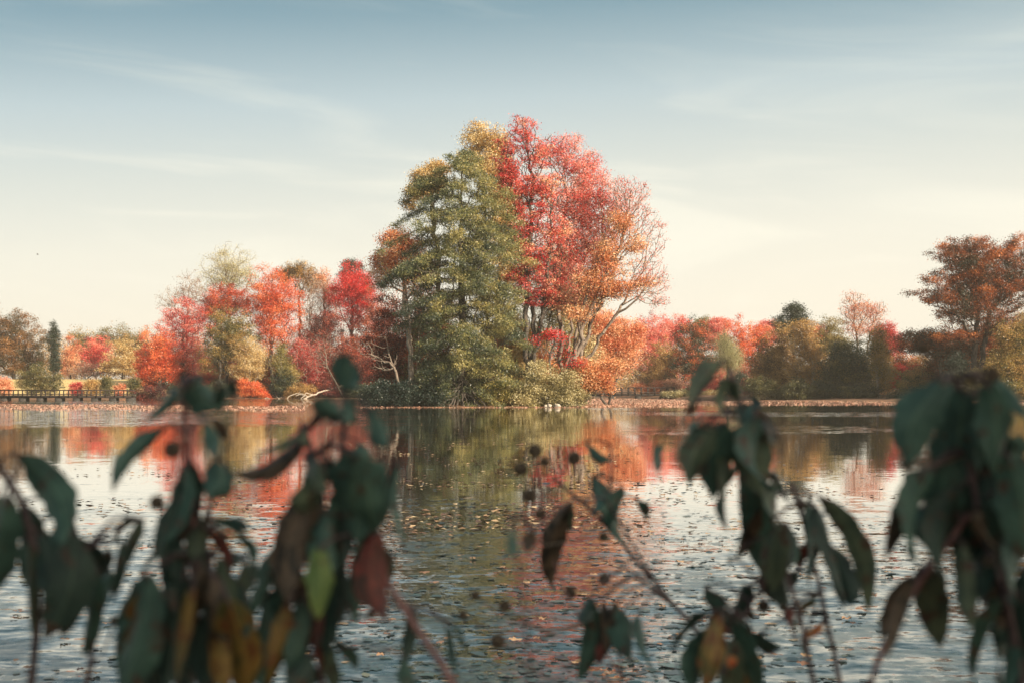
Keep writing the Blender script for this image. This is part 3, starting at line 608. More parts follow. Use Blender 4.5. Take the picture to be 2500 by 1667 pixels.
T('oak_tree', 'dark rust tree spreading left under the huge oak', 187, [[(2165,905),(2160,810),(2150,780)]],
  [(2130,772,60,20),(2095,792,46,20),(2180,800,60,34),(2070,775,24,12)], N=420, leaves=17000, size=.22, pal='rust', tb=.32, rb=.25)
T('columnar_tree', 'small dark conifer below the huge oak', 180, [[(2195,905),(2195,810)]], [(2195,838,24,30),(2196,870,30,20)], N=200, leaves=9500, size=.2, pal='evergreen', tb=.35)
SH('olive brown bank thicket right of the small dark conifer', 178, [(2245,872,44,36),(2225,900,50,16)], 'olive', leaves=14000, N=320, tb=.4)
T('maple_tree', 'yellow green and orange tree at the lower right edge', 178, [[(2325,905),(2326,790)]],
  [(2322,785,42,48),(2352,845,40,60),(2296,850,36,46),(2370,760,36,50)], N=560, leaves=26000, size=.21, pal='greengold', tb=.6, tn=.45)
SH('twiggy orange green bank bush in the lower right corner of the shore', 175, [(2310,893,44,24),(2360,895,40,24)], 'greengold', leaves=12000, N=280, tb=.45, gx=.2)
# --- understory trees that close the lower storey of the woods
U = [(340,835,250,'orangered',.5),(382,820,254,'maroon',.7),(420,850,249,'red',.35),(462,835,252,'orangered',.4),(500,840,254,'brownol',.6),(548,830,256,'orangered',.45),(600,845,252,'brownol',.7),
     (640,840,250,'orangered',.3),(680,835,254,'brownpink',.4),(722,830,256,'maroon',.8),(760,850,252,'maroon',.6),(800,800,256,'maroon',.75),(840,840,250,'red',.25),(885,830,250,'maroon',.7)]
UL = ['left end of the wood','second place from the left end','third place of the wood','left of the mottled maple','behind the mottled maple','behind the slender yellow tree','left below the bright orange maple',
      'right below the bright orange maple','left of the bare pale tree','behind the bare pale tree','left below the scarlet maple','right below the scarlet maple','in the dark gap before the island','last before the island conifer']
for (x, y, Y, pal, tb), l in zip(U, UL):
    T('understory_tree', 'young bushy tree low in the wood, '+l, Y, [[(x,905),(x+3,y)],[(x,905),(x+12,y+10)]], [(x,y,26,40),(x-8,y+38,28,30),(x+12,y+30,24,30)], N=240, leaves=9000, size=.24, pal=pal, tb=tb, tn=.4, rb=.12,
      group='young trees filling the lower storey of the left wood')
U = [(905,820,147,'maroon',.6),(965,850,146,'olive',.4),(1020,830,146,'maroon',.5),(1080,830,147,'olive',.5),(1130,800,148,'orange',.5),(1170,740,149,'gold',.5),(1230,830,143,'orange',.55),(1300,820,147,'salmon',.5),(1340,800,146,'salmon',.6)]
UL = ['at its left end','second from its left end','left behind the conifer','right behind the conifer trunk','under the right skirts of the conifer','between conifer and crimson maple','behind the cream bushes','behind the low scarlet branches','next to the salmon tree']
for (x, y, Y, pal, tb), l in zip(U, UL):
    T('understory_tree', 'young bushy tree inside the island, '+l, Y, [[(x,925),(x+3,y)],[(x,925),(x+22,y+20)]], [(x,y,36,50),(x-16,y+45,40,45),(x+20,y+35,40,45)], N=260, leaves=11000, size=.2, pal=pal, tb=tb, tn=.4, rb=.12,
      group='young trees filling the lower storey of the island')
U = [(1490,860,256,'brownol',.6),(1535,870,258,'pinkred',.4),(1630,860,256,'pinkred',.5),(1700,870,252,'brownpink',.4),(1745,860,240,'orangered',.35),(1770,820,212,'brownol',.5),(1880,840,205,'brownol',.65),(1920,860,208,'dkgreen',.7),(2040,850,204,'brownol',.6),
     (2080,840,200,'rust',.5),(2120,850,196,'brownol',.7),(2170,850,192,'olive',.5),(2220,820,190,'rust',.6),(2275,830,188,'greengold',.5),(2335,860,186,'greengold',.5),(2215,775,188,'rust',.5),(2268,765,189,'rust',.6),(2300,800,190,'oakbrown',.6),(2165,815,190,'rust',.4)]
UL = ['beside the island twigs','behind the right footbridge','right of the mottled maple','behind the willow foot','left edge of the brown wood','under the dark pine','right of the white trunked birch','behind the big dark green tree','right of the green gold birch',
      'behind the scarlet bush','behind the golden olive thicket','left of the small dark conifer','around the huge oak trunk','right of the huge oak trunk','under the lower right edge tree','left of the huge oak trunk under its crown','right of the huge oak trunk under its crown','left of the yellow green edge tree','behind the dark rust tree']
for (x, y, Y, pal, tb), l in zip(U, UL):
    T('understory_tree', 'young bushy tree on the right shore, '+l, Y, [[(x,908),(x+3,y)],[(x,908),(x+14,y+10)]], [(x,y,30,34),(x-12,y+32,32,28),(x+16,y+28,30,28)], N=240, leaves=9500, size=.23, pal=pal, tb=tb, tn=.4, rb=.12,
      group='young trees filling the lower storey of the right shore')
# --- far-off wood that closes the view between the trees
rs = np.random.RandomState(5)
nc = 420; n = 330000; cx_ = rs.uniform(-180, 240, nc); cy_ = rs.uniform(330, 450, nc); ht = rs.uniform(8, 12.5, nc)-2.5*sm(-40, 60, cx_)+2.5*(cx_ < -50)
k = rs.randint(0, nc, n); d = rs.normal(size=(n, 3)); d /= np.linalg.norm(d, axis=1)[:, None]; rr_ = rs.uniform(.3, .97, n)**.5
x = cx_[k]+d[:, 0]*rr_*4.2; y = cy_[k]+d[:, 1]*rr_*4.2; z = ht[k]*.52+d[:, 2]*rr_*ht[k]*.5
z = np.where(rs.rand(n) < .3, rs.uniform(0, 5, n), z); C = np.stack([x, y, ground_h(x, y)+np.maximum(z, .1)], 1)
V, Q = leaf_quads(C, .32, .7, .2, 0, rs)
nz = rs.uniform(.15, .95, nc)[k]+.16*rs.normal(size=n)
tagit(mesh_np('distant_woodland', V, Q, FM('brownol'), None, {'tint': ('FACE', np.clip(nz, 0, 1))}),
      'low far-off autumn wood closing the view behind the shore trees', 'woodland', None, 'stuff')
# ---------------------------------------------------------------- bridges
def bm_box(cx, cy, cz, sx_, sy_, sz_):
    x, y, z = sx_/2, sy_/2, sz_/2
    V = np.array([[cx+a*x, cy+b*y, cz+c*z] for a in (-1, 1) for b in (-1, 1) for c in (-1, 1)])
    Q = [[0,1,3,2],[4,6,7,5],[0,4,5,1],[2,3,7,6],[0,2,6,4],[1,5,7,3]]
    return V, Q
WOOD = noise_mat('weathered_brown_timber', [(.3,(.010,.006,.005)),(.7,(.026,.014,.011))], 9, .85, bump=.4, stretch=(.3,1,1))
STONE = noise_mat('pier_concrete', [(.3,(.02,.018,.016)),(.7,(.06,.05,.045))], 3, .9, bump=.4)
def bridge(label, Y, px0, px1, zt, zd, pitch, pier_px, pier_w, broad=2.0):
    s = Y/F; x0 = (px0-CX)*s; x1 = (px1-CX)*s; o = empty('footbridge', ((x0+x1)/2, Y, 0), label, 'bridge')
    org = ((x0+x1)/2, Y, 0); Ln = x1-x0; cx = (x0+x1)/2
    # deck of planks on two beams
    ds = []; k = x0
    while k < x1: ds.append(bm_box(k+.07, Y+broad/2, zd+.025, .135, broad, .05)); k += .15
    mesh_np('deck', *join(ds), WOOD, o, org=org)
    mesh_np('beam', *bm_box(cx, Y+.1, zd-.16, Ln, .14, .30), WOOD, o, org=org)
    mesh_np('beam', *bm_box(cx, Y+broad-.1, zd-.16, Ln, .14, .30), WOOD, o, org=org)
    for yy in (Y-.02, Y+broad+.02):
        mesh_np('top_rail', *bm_box(cx, yy, zt-.07, Ln, .16, .14), WOOD, o, org=org)
        mesh_np('lower_rail', *bm_box(cx, yy, zd+.22, Ln, .05, .12), WOOD, o, org=org)
        k = x0+.1
        while k < x1:
            mesh_np('post', *bm_box(k, yy+(.05 if yy < Y+1 else -.05), (zt-.07+zd-.2)/2, .15, .12, zt-.07-zd+.2), WOOD, o, org=org); k += pitch
    for p in pier_px:
        xx = (p-CX)*s
        mesh_np('pier', *bm_box(xx, Y+broad/2, (zd-.31-1.2)/2, pier_w, broad*.9, zd-.31+1.2), STONE, o, org=org)
bridge('brown timber footbridge with railing at the left edge of the pond', 202.5, -14, 320, 1.49, .64, 1.31, [8, 53, 96.5, 141, 185, 230, 274, 315], .95)
bridge('brown timber footbridge in the channel right of the island', 227, 1405, 1648, 1.86, .80, 1.05, [1432, 1494, 1559, 1620], .9)

# ---------------------------------------------------------------- roots, driftwood, rocks, bird
def curvy(pts, r0, r1, step=.25, jit=.03, sides=7, rs=RS):
    p = resample(pts, step); p[1:-1] += rs.normal(size=p[1:-1].shape)*jit
    return polytube(p, np.linspace(r0, r1, len(p)), sides)
rs = np.random.RandomState(3)
ps = []
bx = P(1060*KD, 935*KD, 131)
for k in range(46):
    a = rs.uniform(-math.pi, 0) if k < 34 else rs.uniform(0, math.pi); r = rs.uniform(1.6, 4.6)
    e = np.array([bx[0]+r*math.cos(a)*1.25, 131+r*math.sin(a)*.9, 0]); e[2] = max(-.1, gz(e[0], e[1])-.1)
    m_ = bx*.45+e*.55; m_[2] = .75+rs.uniform(0, .5)
    ps.append(curvy([np.array([bx[0]+.35*math.cos(a), 131+.35*math.sin(a), 1.7+rs.uniform(-.3, .7)]), m_, e], .13, .05, .3, .05, 6, rs))
V, Q = join(ps)
ro = [o for o in col.objects if o.name.startswith('cypress_tree')][0]
mesh_np('roots', V, Q, BARK['dark'], ro, org=np.array(ro.location), smooth=True)
def log(label, pts, r0, r1, twigs=()):
    w = [P(p[0], p[1], p[2]) for p in pts]
    o = empty('driftwood', w[0], label, 'driftwood')
    mesh_np('log', *curvy(w, r0, r1, .5, .06), BARK['pale'], o, org=w[0], smooth=True)
    for t in twigs: mesh_np('branch', *curvy([P(*q) for q in t], r1*1.1, r1*.5, .4, .04), BARK['pale'], o, org=w[0], smooth=True)
log('long pale fallen trunk sloping into the water at the left wood', [(738,975,230.5),(765,963,231.5),(800,952,233),(850,936,236)], .16, .10,
    [[(752,968,231),(735,960,231),(722,966,230.5)],[(765,963,231.5),(748,958,231),(733,975,230)]])
log('arched pale fallen branch left of the long trunk', [(700,975,230),(712,963,230.5),(728,960,231),(745,968,230.5)], .09, .05, [[(728,960,231),(735,952,232)]])
log('short pale driftwood piece at the foot of the orange bush', [(645,974,230),(652,970,230.3),(662,974,230)], .08, .05)
log('thin bent pale branch near the birches of the left wood', [(675,968,231),(683,976,230)], .06, .04, [[(679,972,230.5),(688,969,231)]])
# stones at the island foot
ROCK = noise_mat('pale_rock', [(.3,(.26,.22,.17)),(.7,(.46,.40,.33))], 4, .9, bump=.6)
def rock(label, px, py, Y, rx, ry, rz, seed):
    rs = np.random.RandomState(seed); c = P(px, py, Y); c[2] = .12
    nu, nv = 18, 10; V = []
    ph = rs.uniform(0, 6, 6)
    for j in range(nv+1):
        th = math.pi*j/nv
        for i in range(nu):
            a = 2*math.pi*i/nu; d = np.array([math.sin(th)*math.cos(a), math.sin(th)*math.sin(a), math.cos(th)])
            q = 1+.14*math.sin(3*d[0]+ph[0]+2*d[1])+.1*math.sin(5*d[1]+ph[1])+.08*math.sin(6*d[2]+ph[2]+3*d[0])
            V.append(c+d*q*[rx, ry, rz])
    Q = [[j*nu+i, j*nu+(i+1) % nu, (j+1)*nu+(i+1) % nu, (j+1)*nu+i] for j in range(nv) for i in range(nu)]
    o = mesh_np('rock', V, Q, ROCK, org=c); o.location = c
    return tagit(o, label, 'rock')
rock('larger pale rounded rock on the water line by the leaning island trunk', 1361, 987, 126.6, .34, .28, .2, 1)
rock('smaller pale rock left of the larger rock at the island edge', 1341, 988, 126.9, .24, .2, .19, 2)
rock('tiny low pale rock at the left end of the island rocks', 1332, 989, 126.8, .12, .12, .13, 4)
# bird
def bird():
    c = P(92, 622, 230); rs = np.random.RandomState(2)
    o = empty('bird', c, 'tiny dark bird flying in the pale sky at the far left', 'bird')
    BM = noise_mat('bird_feather', [(.3,(.04,.035,.03)),(.7,(.09,.08,.07))], 20)
    p = np.array([c+[-.17,0,0], c+[-.1,0,.03], c, c+[.12,0,0], c+[.2,0,-.02]])
    mesh_np('body', *polytube(p, [.01,.035,.05,.03,.008], 8), BM, o, org=c, smooth=True)
    for s_ in (-1, 1):
        V = []; 
        for k in range(7):
            t = k/6; ch = .11*(1-t**2*.85)
            for j, q in enumerate((-.5, .5)):
                for h in (-.006, .006): V.append(c+[q*ch-.03*t*1.5, s_*(.04+.3*t), .02+.14*math.sin(t*2.2)+h])
        Q = []
        for k in range(6):
            a = 4*k; b = a+4; Q += [[a,a+2,b+2,b],[a+1,b+1,b+3,a+3],[a,b,b+1,a+1],[a+2,a+3,b+3,b+2]]
        mesh_np('wing', V, Q, BM, o, org=c)
bird()

# ---------------------------------------------------------------- floating leaves and water weed
FLO = foliage_mat('floating_leaf', [(.06,.03,.02),(.18,.09,.05),(.36,.22,.12),(.5,.38,.22)], trans=.1, gloss=.1)
FLR = foliage_mat('floating_leaf_raft', [(.22,.07,.05),(.5,.22,.14),(.66,.36,.24),(.74,.52,.38)], trans=.1, gloss=.1)
def curled(C, size, rs, tilt=.22):
    """small cupped leaves: four-sided with raised rim, about flat on the water"""
    n = len(C); a = rs.uniform(0, 2*np.pi, n); l = size*rs.uniform(.6, 1.4, n)*.5; wv = l*rs.uniform(.45, .8, n)
    ax = np.stack([np.cos(a), np.sin(a), rs.normal(size=n)*tilt*.6], 1); bx = np.stack([-np.sin(a), np.cos(a), rs.normal(size=n)*tilt], 1)
    c2 = C.copy(); c2[:, 2] += .008+np.abs(ax[:, 2])*l+np.abs(bx[:, 2])*wv
    V = np.stack([c2-ax*l[:, None], c2-bx*wv[:, None]+[0, 0, .01], c2+ax*l[:, None], c2+bx*wv[:, None]+[0, 0, .01]], 1).reshape(-1, 3)
    return V, np.arange(4*n).reshape(n, 4)
rs = np.random.RandomState(21)
def inwater(x, y): return ground_h(x, y) < -.02
def scatter_px(n, y0, y1, px0, px1, pw=1.0):
    """even spread over the water surface seen between two distances"""
    Y = y0+(y1-y0)*rs.uniform(0, 1, n)**pw; x = (rs.uniform(px0, px1, n)-CX)/F*Y
    k = inwater(x, Y); return np.stack([x[k], Y[k], 0*x[k]], 1)
# rafts of drifted leaves along the shores
parts_ = []
c = scatter_px(17000, 106, 148, -60, 745); edge = 127+16*np.sin(c[:, 0]*.09)*.4; keep = np.abs(c[:, 1]-edge) < 15+4*np.sin(c[:, 0]*.7+c[:, 1]*.3); parts_.append(c[keep])
c = scatter_px(18000, 127, 232, 1405, 1680); parts_.append(c)
c = scatter_px(10000, 140, 190, 1600, 2560); parts_.append(c[c[:, 1] > 138+5*np.sin(c[:, 0]*.21)])
c = scatter_px(2500, 118, 128, 880, 1500); parts_.append(c[c[:, 1] > 123.8])
C = np.concatenate(parts_); V, Q = curled(C, .13, rs, .3)
tagit(mesh_np('drifted_leaves', V, Q, FLR, None, {'tint': ('FACE', np.clip(.55+.25*rs.normal(size=len(Q)), 0, 1))}), 'pinkish brown raft of fallen leaves drifting along the far shores', 'leaves', None, 'stuff')
# scattered mid-water leaves
C = np.concatenate([scatter_px(2000, 17, 30, -60, 2560, 1.2), scatter_px(1400, 17, 44, 780, 1560, 1.2), scatter_px(250, 30, 60, -60, 2560), scatter_px(260, 60, 120, 900, 2560)])
dr = np.sin(C[:, 0]*.9+np.sin(C[:, 1]*.45)*2)+np.sin(C[:, 1]*.8+C[:, 0]*.35)+.6*np.sin(C[:, 0]*.23-C[:, 1]*1.7); C = C[dr+rs.normal(size=len(C))*.45 > .1]
V, Q = curled(C, .10, rs, .12)
tagit(mesh_np('scattered_leaves', V, Q, FLO, None, {'tint': ('FACE', np.clip(.5+.3*rs.normal(size=len(Q)), 0, 1))}), 'countless small fallen leaves dotted over the open water', 'leaves', None, 'stuff')
# weed pads and debris in the shallows
def pads(C, size, rs, tilt, rag=.25, k=9, h=.006):
    n = len(C); V = []; an = np.arange(k)*2*np.pi/k
    r = size*np.exp(rs.normal(size=n)*.4)*.5; el_ = rs.uniform(.45, 1, n); ro_ = rs.uniform(0, np.pi, n)
    R = r[:, None]*(1+rag*rs.normal(size=(n, k))*.6); lx = R*np.cos(an); ly = R*np.sin(an)*el_[:, None]
    x = lx*np.cos(ro_)[:, None]-ly*np.sin(ro_)[:, None]; y = lx*np.sin(ro_)[:, None]+ly*np.cos(ro_)[:, None]
    tx = rs.normal(size=n)*tilt; ty = rs.normal(size=n)*tilt
    z = tx[:, None]*x+ty[:, None]*y; z = z-z.min(1)[:, None]+h
    V = np.stack([C[:, 0:1]+x, C[:, 1:2]+y, z], -1).reshape(-1, 3)
    return V, np.arange(n*k).reshape(n, k)
m, nt, out = newmat('wet_weed_pad'); L = nt.links.new
at = nt.nodes.new('ShaderNodeAttribute'); at.attribute_name = 'tint'
r = ramp(nt, [(0, (.004, .008, .01)), (.45, (.012, .03, .03)), (.7, (.03, .06, .055)), (.9, (.12, .12, .07)), (1, (.25, .16, .07))]); L(at.outputs['Fac'], r.inputs['Fac'])
p = nt.nodes.new('ShaderNodeBsdfPrincipled'); p.inputs['Roughness'].default_value = .3; L(r.outputs[0], p.inputs['Base Color']); L(p.outputs[0], out.inputs[0])
C = scatter_px(20000, 6, 22, -120, 2620, 1.1)
cl = np.sin(C[:, 0]*1.9+np.sin(C[:, 1]*1.1)*2)+np.sin(C[:, 1]*2.3+C[:, 0]*.8)+np.sin(C[:, 0]*.7-C[:, 1]*.5)
dens = np.exp(-((C[:, 0]-.3)/(.09*C[:, 1]+.6))**2)*.45
keep = rs.uniform(size=len(C)) < .12+.13*cl+dens*.8; C = C[keep]
V, Q = pads(C, .05, rs, .035, .45, 11, .004)
tagit(mesh_np('water_weed', V, Q, m, None, {'tint': ('FACE', np.clip(.45+.25*rs.normal(size=len(Q)), 0, 1))}), 'dark pads and scraps of water weed floating in the shallows', 'water weed', None, 'stuff')
C = scatter_px(450, 18, 34, -120, 2620, .8); V, Q = pads(C, .06, rs, .08, .4)
tagit(mesh_np('water_weed', V, Q, m, None, {'tint': ('FACE', np.clip(.2+.1*rs.normal(size=len(Q)), 0, 1))}), 'dark specks of weed scattered further out on the bright water', 'water weed', None, 'stuff')
# the nearest fallen leaves, each on its own
def lobed_leaf(rs, s):
    k = 14; V = [[0, 0, .012*s/.1]]
    for i in range(k):
        a = 2*math.pi*i/k; r = s*.5*(.62+.38*abs(math.cos(2.5*a)))*rs.uniform(.85, 1.1)
        V.append([r*math.cos(a), r*math.sin(a)*.8, .004+abs(rs.normal())*.10*s])
    return np.array(V), [[0, 1+i, 1+(i+1) % k] for i in range(k)]
protos = []
for i in range(6):
    V, Q = lobed_leaf(rs, .07+.015*(i % 3))
    me_o = mesh_np('fallen_leaf', V, np.array(Q), FLO, None, {'tint': ('FACE', np.full(len(Q), .2+.1*i)+rs.normal(size=len(Q))*.04)})
    protos.append(me_o)
C = scatter_px(300, 8.3, 17, 20, 2480, .9)[:240]
for i, c in enumerate(C):
    o = protos[i % 6] if i < 6 else protos[i % 6].copy()
    if i >= 6: col.objects.link(o)
    o.location = (c[0], c[1], .006); o.rotation_euler = (rs.normal()*.05, rs.normal()*.05, rs.uniform(0, 6.3)); f = rs.uniform(.6, 1.25); o.scale = (f, f, f)
    tagit(o, 'small brown or tan fallen leaf floating on the near water behind the shrubs', 'leaf', 'fallen leaves floating on the near water')

# ---------------------------------------------------------------- thin autumn haze round the whole scene
V, Q = bm_box(0, 290, 17.5, 1100, 1000, 40.9)
m, nt, out = newmat('haze'); pv = nt.nodes.new('ShaderNodeVolumePrincipled')
pv.inputs['Color'].default_value = (1, .93, .8, 1); pv.inputs['Density'].default_value = .00027; pv.inputs['Anisotropy'].default_value = .2
nt.links.new(pv.outputs[0], out.inputs['Volume'])
hz = mesh_np('haze', V, Q, m); tagit(hz, 'thin pale haze in the air over the pond', 'haze', None, 'stuff')
# ---------------------------------------------------------------- foreground shrubs (source pixels, depth in metres)
def leaf_mat(name, c0, c1, spot, spot_amt, trans=.25):
    m, nt, out = newmat(name); L = nt.links.new
    g = nt.nodes.new('ShaderNodeTexCoord')
    n = nt.nodes.new('ShaderNodeTexNoise'); n.inputs['Scale'].default_value = 38; n.inputs['Detail'].default_value = 3; L(g.outputs['Object'], n.inputs['Vector'])
    n2 = nt.nodes.new('ShaderNodeTexNoise'); n2.inputs['Scale'].default_value = 75; n2.inputs['Detail'].default_value = 4; L(g.outputs['Object'], n2.inputs['Vector'])
    r = ramp(nt, [(.35, c0), (.65, c1)]); L(n.outputs['Fac'], r.inputs['Fac'])
    r2 = ramp(nt, [(.55-spot_amt, (0, 0, 0)), (.63-spot_amt, (1, 1, 1))]); L(n2.outputs['Fac'], r2.inputs['Fac'])
    mx = nt.nodes.new('ShaderNodeMix'); mx.data_type = 'RGBA'; L(r2.outputs[0], mx.inputs['Factor']); L(r.outputs[0], mx.inputs['A']); mx.inputs['B'].default_value = (*spot, 1)
    at = nt.nodes.new('ShaderNodeAttribute'); at.attribute_name = 'rib'
    rr = ramp(nt, [(0, (1, 1, 1)), (.09, (0, 0, 0))]); L(at.outputs['Fac'], rr.inputs['Fac'])
    m3 = nt.nodes.new('ShaderNodeMix'); m3.data_type = 'RGBA'; L(M_(nt, rr.outputs[0], .45), m3.inputs['Factor']); L(mx.outputs['Result'], m3.inputs['A']); m3.inputs['B'].default_value = (c1[0]*2+.02, c1[1]*1.8+.02, c1[2]*1.6+.01, 1)
    av = nt.nodes.new('ShaderNodeAttribute'); av.attribute_name = 'vein'
    m4 = nt.nodes.new('ShaderNodeMix'); m4.data_type = 'RGBA'; m4.blend_type = 'MULTIPLY'; L(M_(nt, av.outputs['Fac'], .45), m4.inputs['Factor']); L(m3.outputs['Result'], m4.inputs['A']); m4.inputs['B'].default_value = (.45, .45, .42, 1); m3 = m4
    p = nt.nodes.new('ShaderNodeBsdfPrincipled'); p.inputs['Roughness'].default_value = .45; p.inputs['Specular IOR Level'].default_value = .25; L(m3.outputs['Result'], p.inputs['Base Color'])
    t = nt.nodes.new('ShaderNodeBsdfTranslucent'); L(m3.outputs['Result'], t.inputs[0])
    ms = nt.nodes.new('ShaderNodeMixShader'); ms.inputs[0].default_value = trans; L(p.outputs[0], ms.inputs[1]); L(t.outputs[0], ms.inputs[2]); L(ms.outputs[0], out.inputs[0])
    return m
def M_(nt, a, k):
    n = nt.nodes.new('ShaderNodeMath'); n.operation = 'MULTIPLY'; nt.links.new(a, n.inputs[0]); n.inputs[1].default_value = k; return n.outputs[0]
br = (.03, .016, .012)
br = (.05, .028, .02)
br = (.075, .045, .032)
LM = {'g': leaf_mat('leaf_green', (.034,.072,.056), (.07,.136,.102), br, -.03),
      'd': leaf_mat('leaf_dark_green', (.021,.042,.034), (.038,.068,.052), br, -.03),
      't': leaf_mat('leaf_blue_green', (.048,.098,.082), (.086,.16,.128), br, -.04),
      'l': leaf_mat('leaf_fresh_green', (.12,.19,.06), (.22,.30,.09), (.12,.12,.05), -.05, .35),
      'o': leaf_mat('leaf_olive', (.052,.078,.055), (.11,.14,.085), br, -.01),
      'b': leaf_mat('leaf_brown', (.058,.046,.034), (.12,.085,.056), (.03,.027,.02), .05),
      'r': leaf_mat('leaf_dark_red', (.075,.022,.017), (.17,.042,.03), (.055,.028,.02), .05),
      'y': leaf_mat('leaf_yellowing', (.085,.085,.03), (.27,.165,.045), (.16,.07,.025), .04, .35),
      'a': leaf_mat('leaf_orange', (.3,.12,.03), (.5,.2,.055), (.38,.07,.025), .02, .4)}
TWIG = noise_mat('twig_bark', [(.3,(.03,.02,.022)),(.7,(.10,.065,.06))], 60, .8, bump=.3)
TWIGR = noise_mat('red_twig_bark', [(.3,(.10,.045,.042)),(.7,(.24,.12,.105))], 60, .7, bump=.3)
SEED = noise_mat('seed_head', [(.3,(.11,.085,.065)),(.7,(.34,.27,.19))], 260, .95, bump=1.)
DN = {'g':'dark green leaf','d':'very dark green leaf','t':'blue green leaf','l':'light yellowish green leaf','o':'dull olive leaf with brown blotches','b':'dry brown leaf','r':'dark red withered leaf','y':'yellowing leaf','a':'orange leaf'}
def near_stem(stems, p):
    best = None
    for S in stems:
        d = np.linalg.norm(S-p, axis=1); i = int(np.argmin(d))
        if best is None or d[i] < best[0]: best = (d[i], S[i])
    return best
def make_leaf(root, ro, spec, stems, rs):
    bx, by, tx, ty, wpx, Y, bend, kind = spec
    Yt = Y+rs.uniform(-.05, .05)
    B = P(bx, by, Y); Tp = P(tx, ty, Yt); d = Tp-B; Ln = np.linalg.norm(d); d /= Ln
    view = np.array([0, 1., 0]); side = np.cross(d, view); side /= np.linalg.norm(side)
    face = rs.uniform(-.75, .75); depth = np.cross(side, d)
    wdir = side*math.cos(face)+depth*math.sin(face); nrm = np.cross(wdir, d)
    W = wpx/F*Y/math.cos(face)*.47
    NU, NV = 42, 8; V = []; rib = []; vein = []
    bd = bend/F*Y; bow = rs.uniform(-.10, .14)*Ln; fold = rs.uniform(.1, .9); fold2 = rs.uniform(-.1, .9); cur = rs.uniform(-1.1, 1.1); ph = rs.uniform(0, 6); wob = rs.uniform(.02, .07)
    for i in range(NU+1):
        t = i/NU
        c = B+d*Ln*t+side*bd*4*t*(1-t)+nrm*bow*4*t*(1-t)*1.0
        w = W*(1+.07*math.sin(17*t+ph*2)+.05*math.sin(31*t+ph))*(t**.62)*((1-t)**.72)*2.45*(1-.35*max(0, t-.8)/.2)
        tw = cur*t; wd = wdir*math.cos(tw)+nrm*math.sin(tw); nn = np.cross(wd, d)
        for j in range(NV+1):
            u = 2*j/NV-1
            V.append(c+wd*w*u*(1+.06*math.sin(13*t+ph*(2 if u > 0 else 3)))+nn*((fold*(.4+t) if u > 0 else fold2*(1.3-t))*w*abs(u)**1.3+wob*W*math.sin(9*t+ph+2*u)*abs(u))); rib.append(abs(u)); vein.append(.5+.5*math.sin(2*math.pi*(7.0*t-2.2*abs(u))))
    Q = [[i*(NV+1)+j, i*(NV+1)+j+1, (i+1)*(NV+1)+j+1, (i+1)*(NV+1)+j] for i in range(NU) for j in range(NV)]
    mi = [0]*len(Q)
    # petiole curves back to the nearest twig
    ns = near_stem(stems, B)
    S = ns[1]; mid = (S+B)/2+np.array([0, 0, .12*ns[0]])
    pt = np.array([S, S*.5+mid*.5, mid, (mid+B)/2+[0, 0, .02*ns[0]], B, B+d*Ln*.08+side*bd*.3+nrm*bow*.3])
    V2, Q2 = polytube(pt, [.0018, .0015, .0014, .0013, .0014, .0009], 6)
    o_ = len(V); V = np.concatenate([np.array(V), V2]); Q = Q+[list(q+o_) for q in Q2]; mi += [1]*len(Q2); rib += [.5]*len(V2); vein += [0]*len(V2)
    o = mesh_np('leaf', V, Q, [LM[kind], TWIG], root, {'rib': ('POINT', rib), 'vein': ('POINT', vein)}, midx=mi, smooth=True, org=ro)
    o['label'] = DN[kind]
    return o
def make_seed(root, ro, px, py, rp, Y, stems, rs):
    c = P(px, py, Y); r = rp/F*Y; n = 420
    k = np.arange(n)+.5; phi = np.arccos(1-2*k/n); th = np.pi*(1+5**.5)*k
    D = np.stack([np.cos(th)*np.sin(phi), np.sin(th)*np.sin(phi), np.cos(phi)], 1)
    # core sphere plus a short blunt nutlet at every point
    nu, nv = 16, 9; V = [];
    for j in range(nv+1):
        a = math.pi*j/nv
        for i in range(nu): b = 2*math.pi*i/nu; V.append(c+.9*r*np.array([math.sin(a)*math.cos(b), math.sin(a)*math.sin(b), math.cos(a)]))
    Q = [[j*nu+i, j*nu+(i+1) % nu, (j+1)*nu+(i+1) % nu, (j+1)*nu+i] for j in range(nv) for i in range(nu)]
    A = c+D*r*.82; Bq = c+D*r*rs.uniform(.96, 1.06, n)[:, None]
    V2, Q2 = tubes(A, Bq, np.full(n, r*.075), np.full(n, r*.03), 4)
    ns = near_stem(stems, c); S = ns[1]
    pt = np.array([S, (S*.6+c*.4)+[0, 0, -.08*ns[0]], (S*.2+c*.8)+[0, 0, -.05*ns[0]], c]); V3, Q3 = polytube(pt, [.0012, .001, .0009, .0009], 6)
    V, Q = join([(np.array(V), np.array(Q)), (V2, Q2), (V3, Q3)])
    mesh_np('seed_head', V, Q, SEED, root, org=ro, smooth=False)
EXTRA = {4: 0, 6: 2}
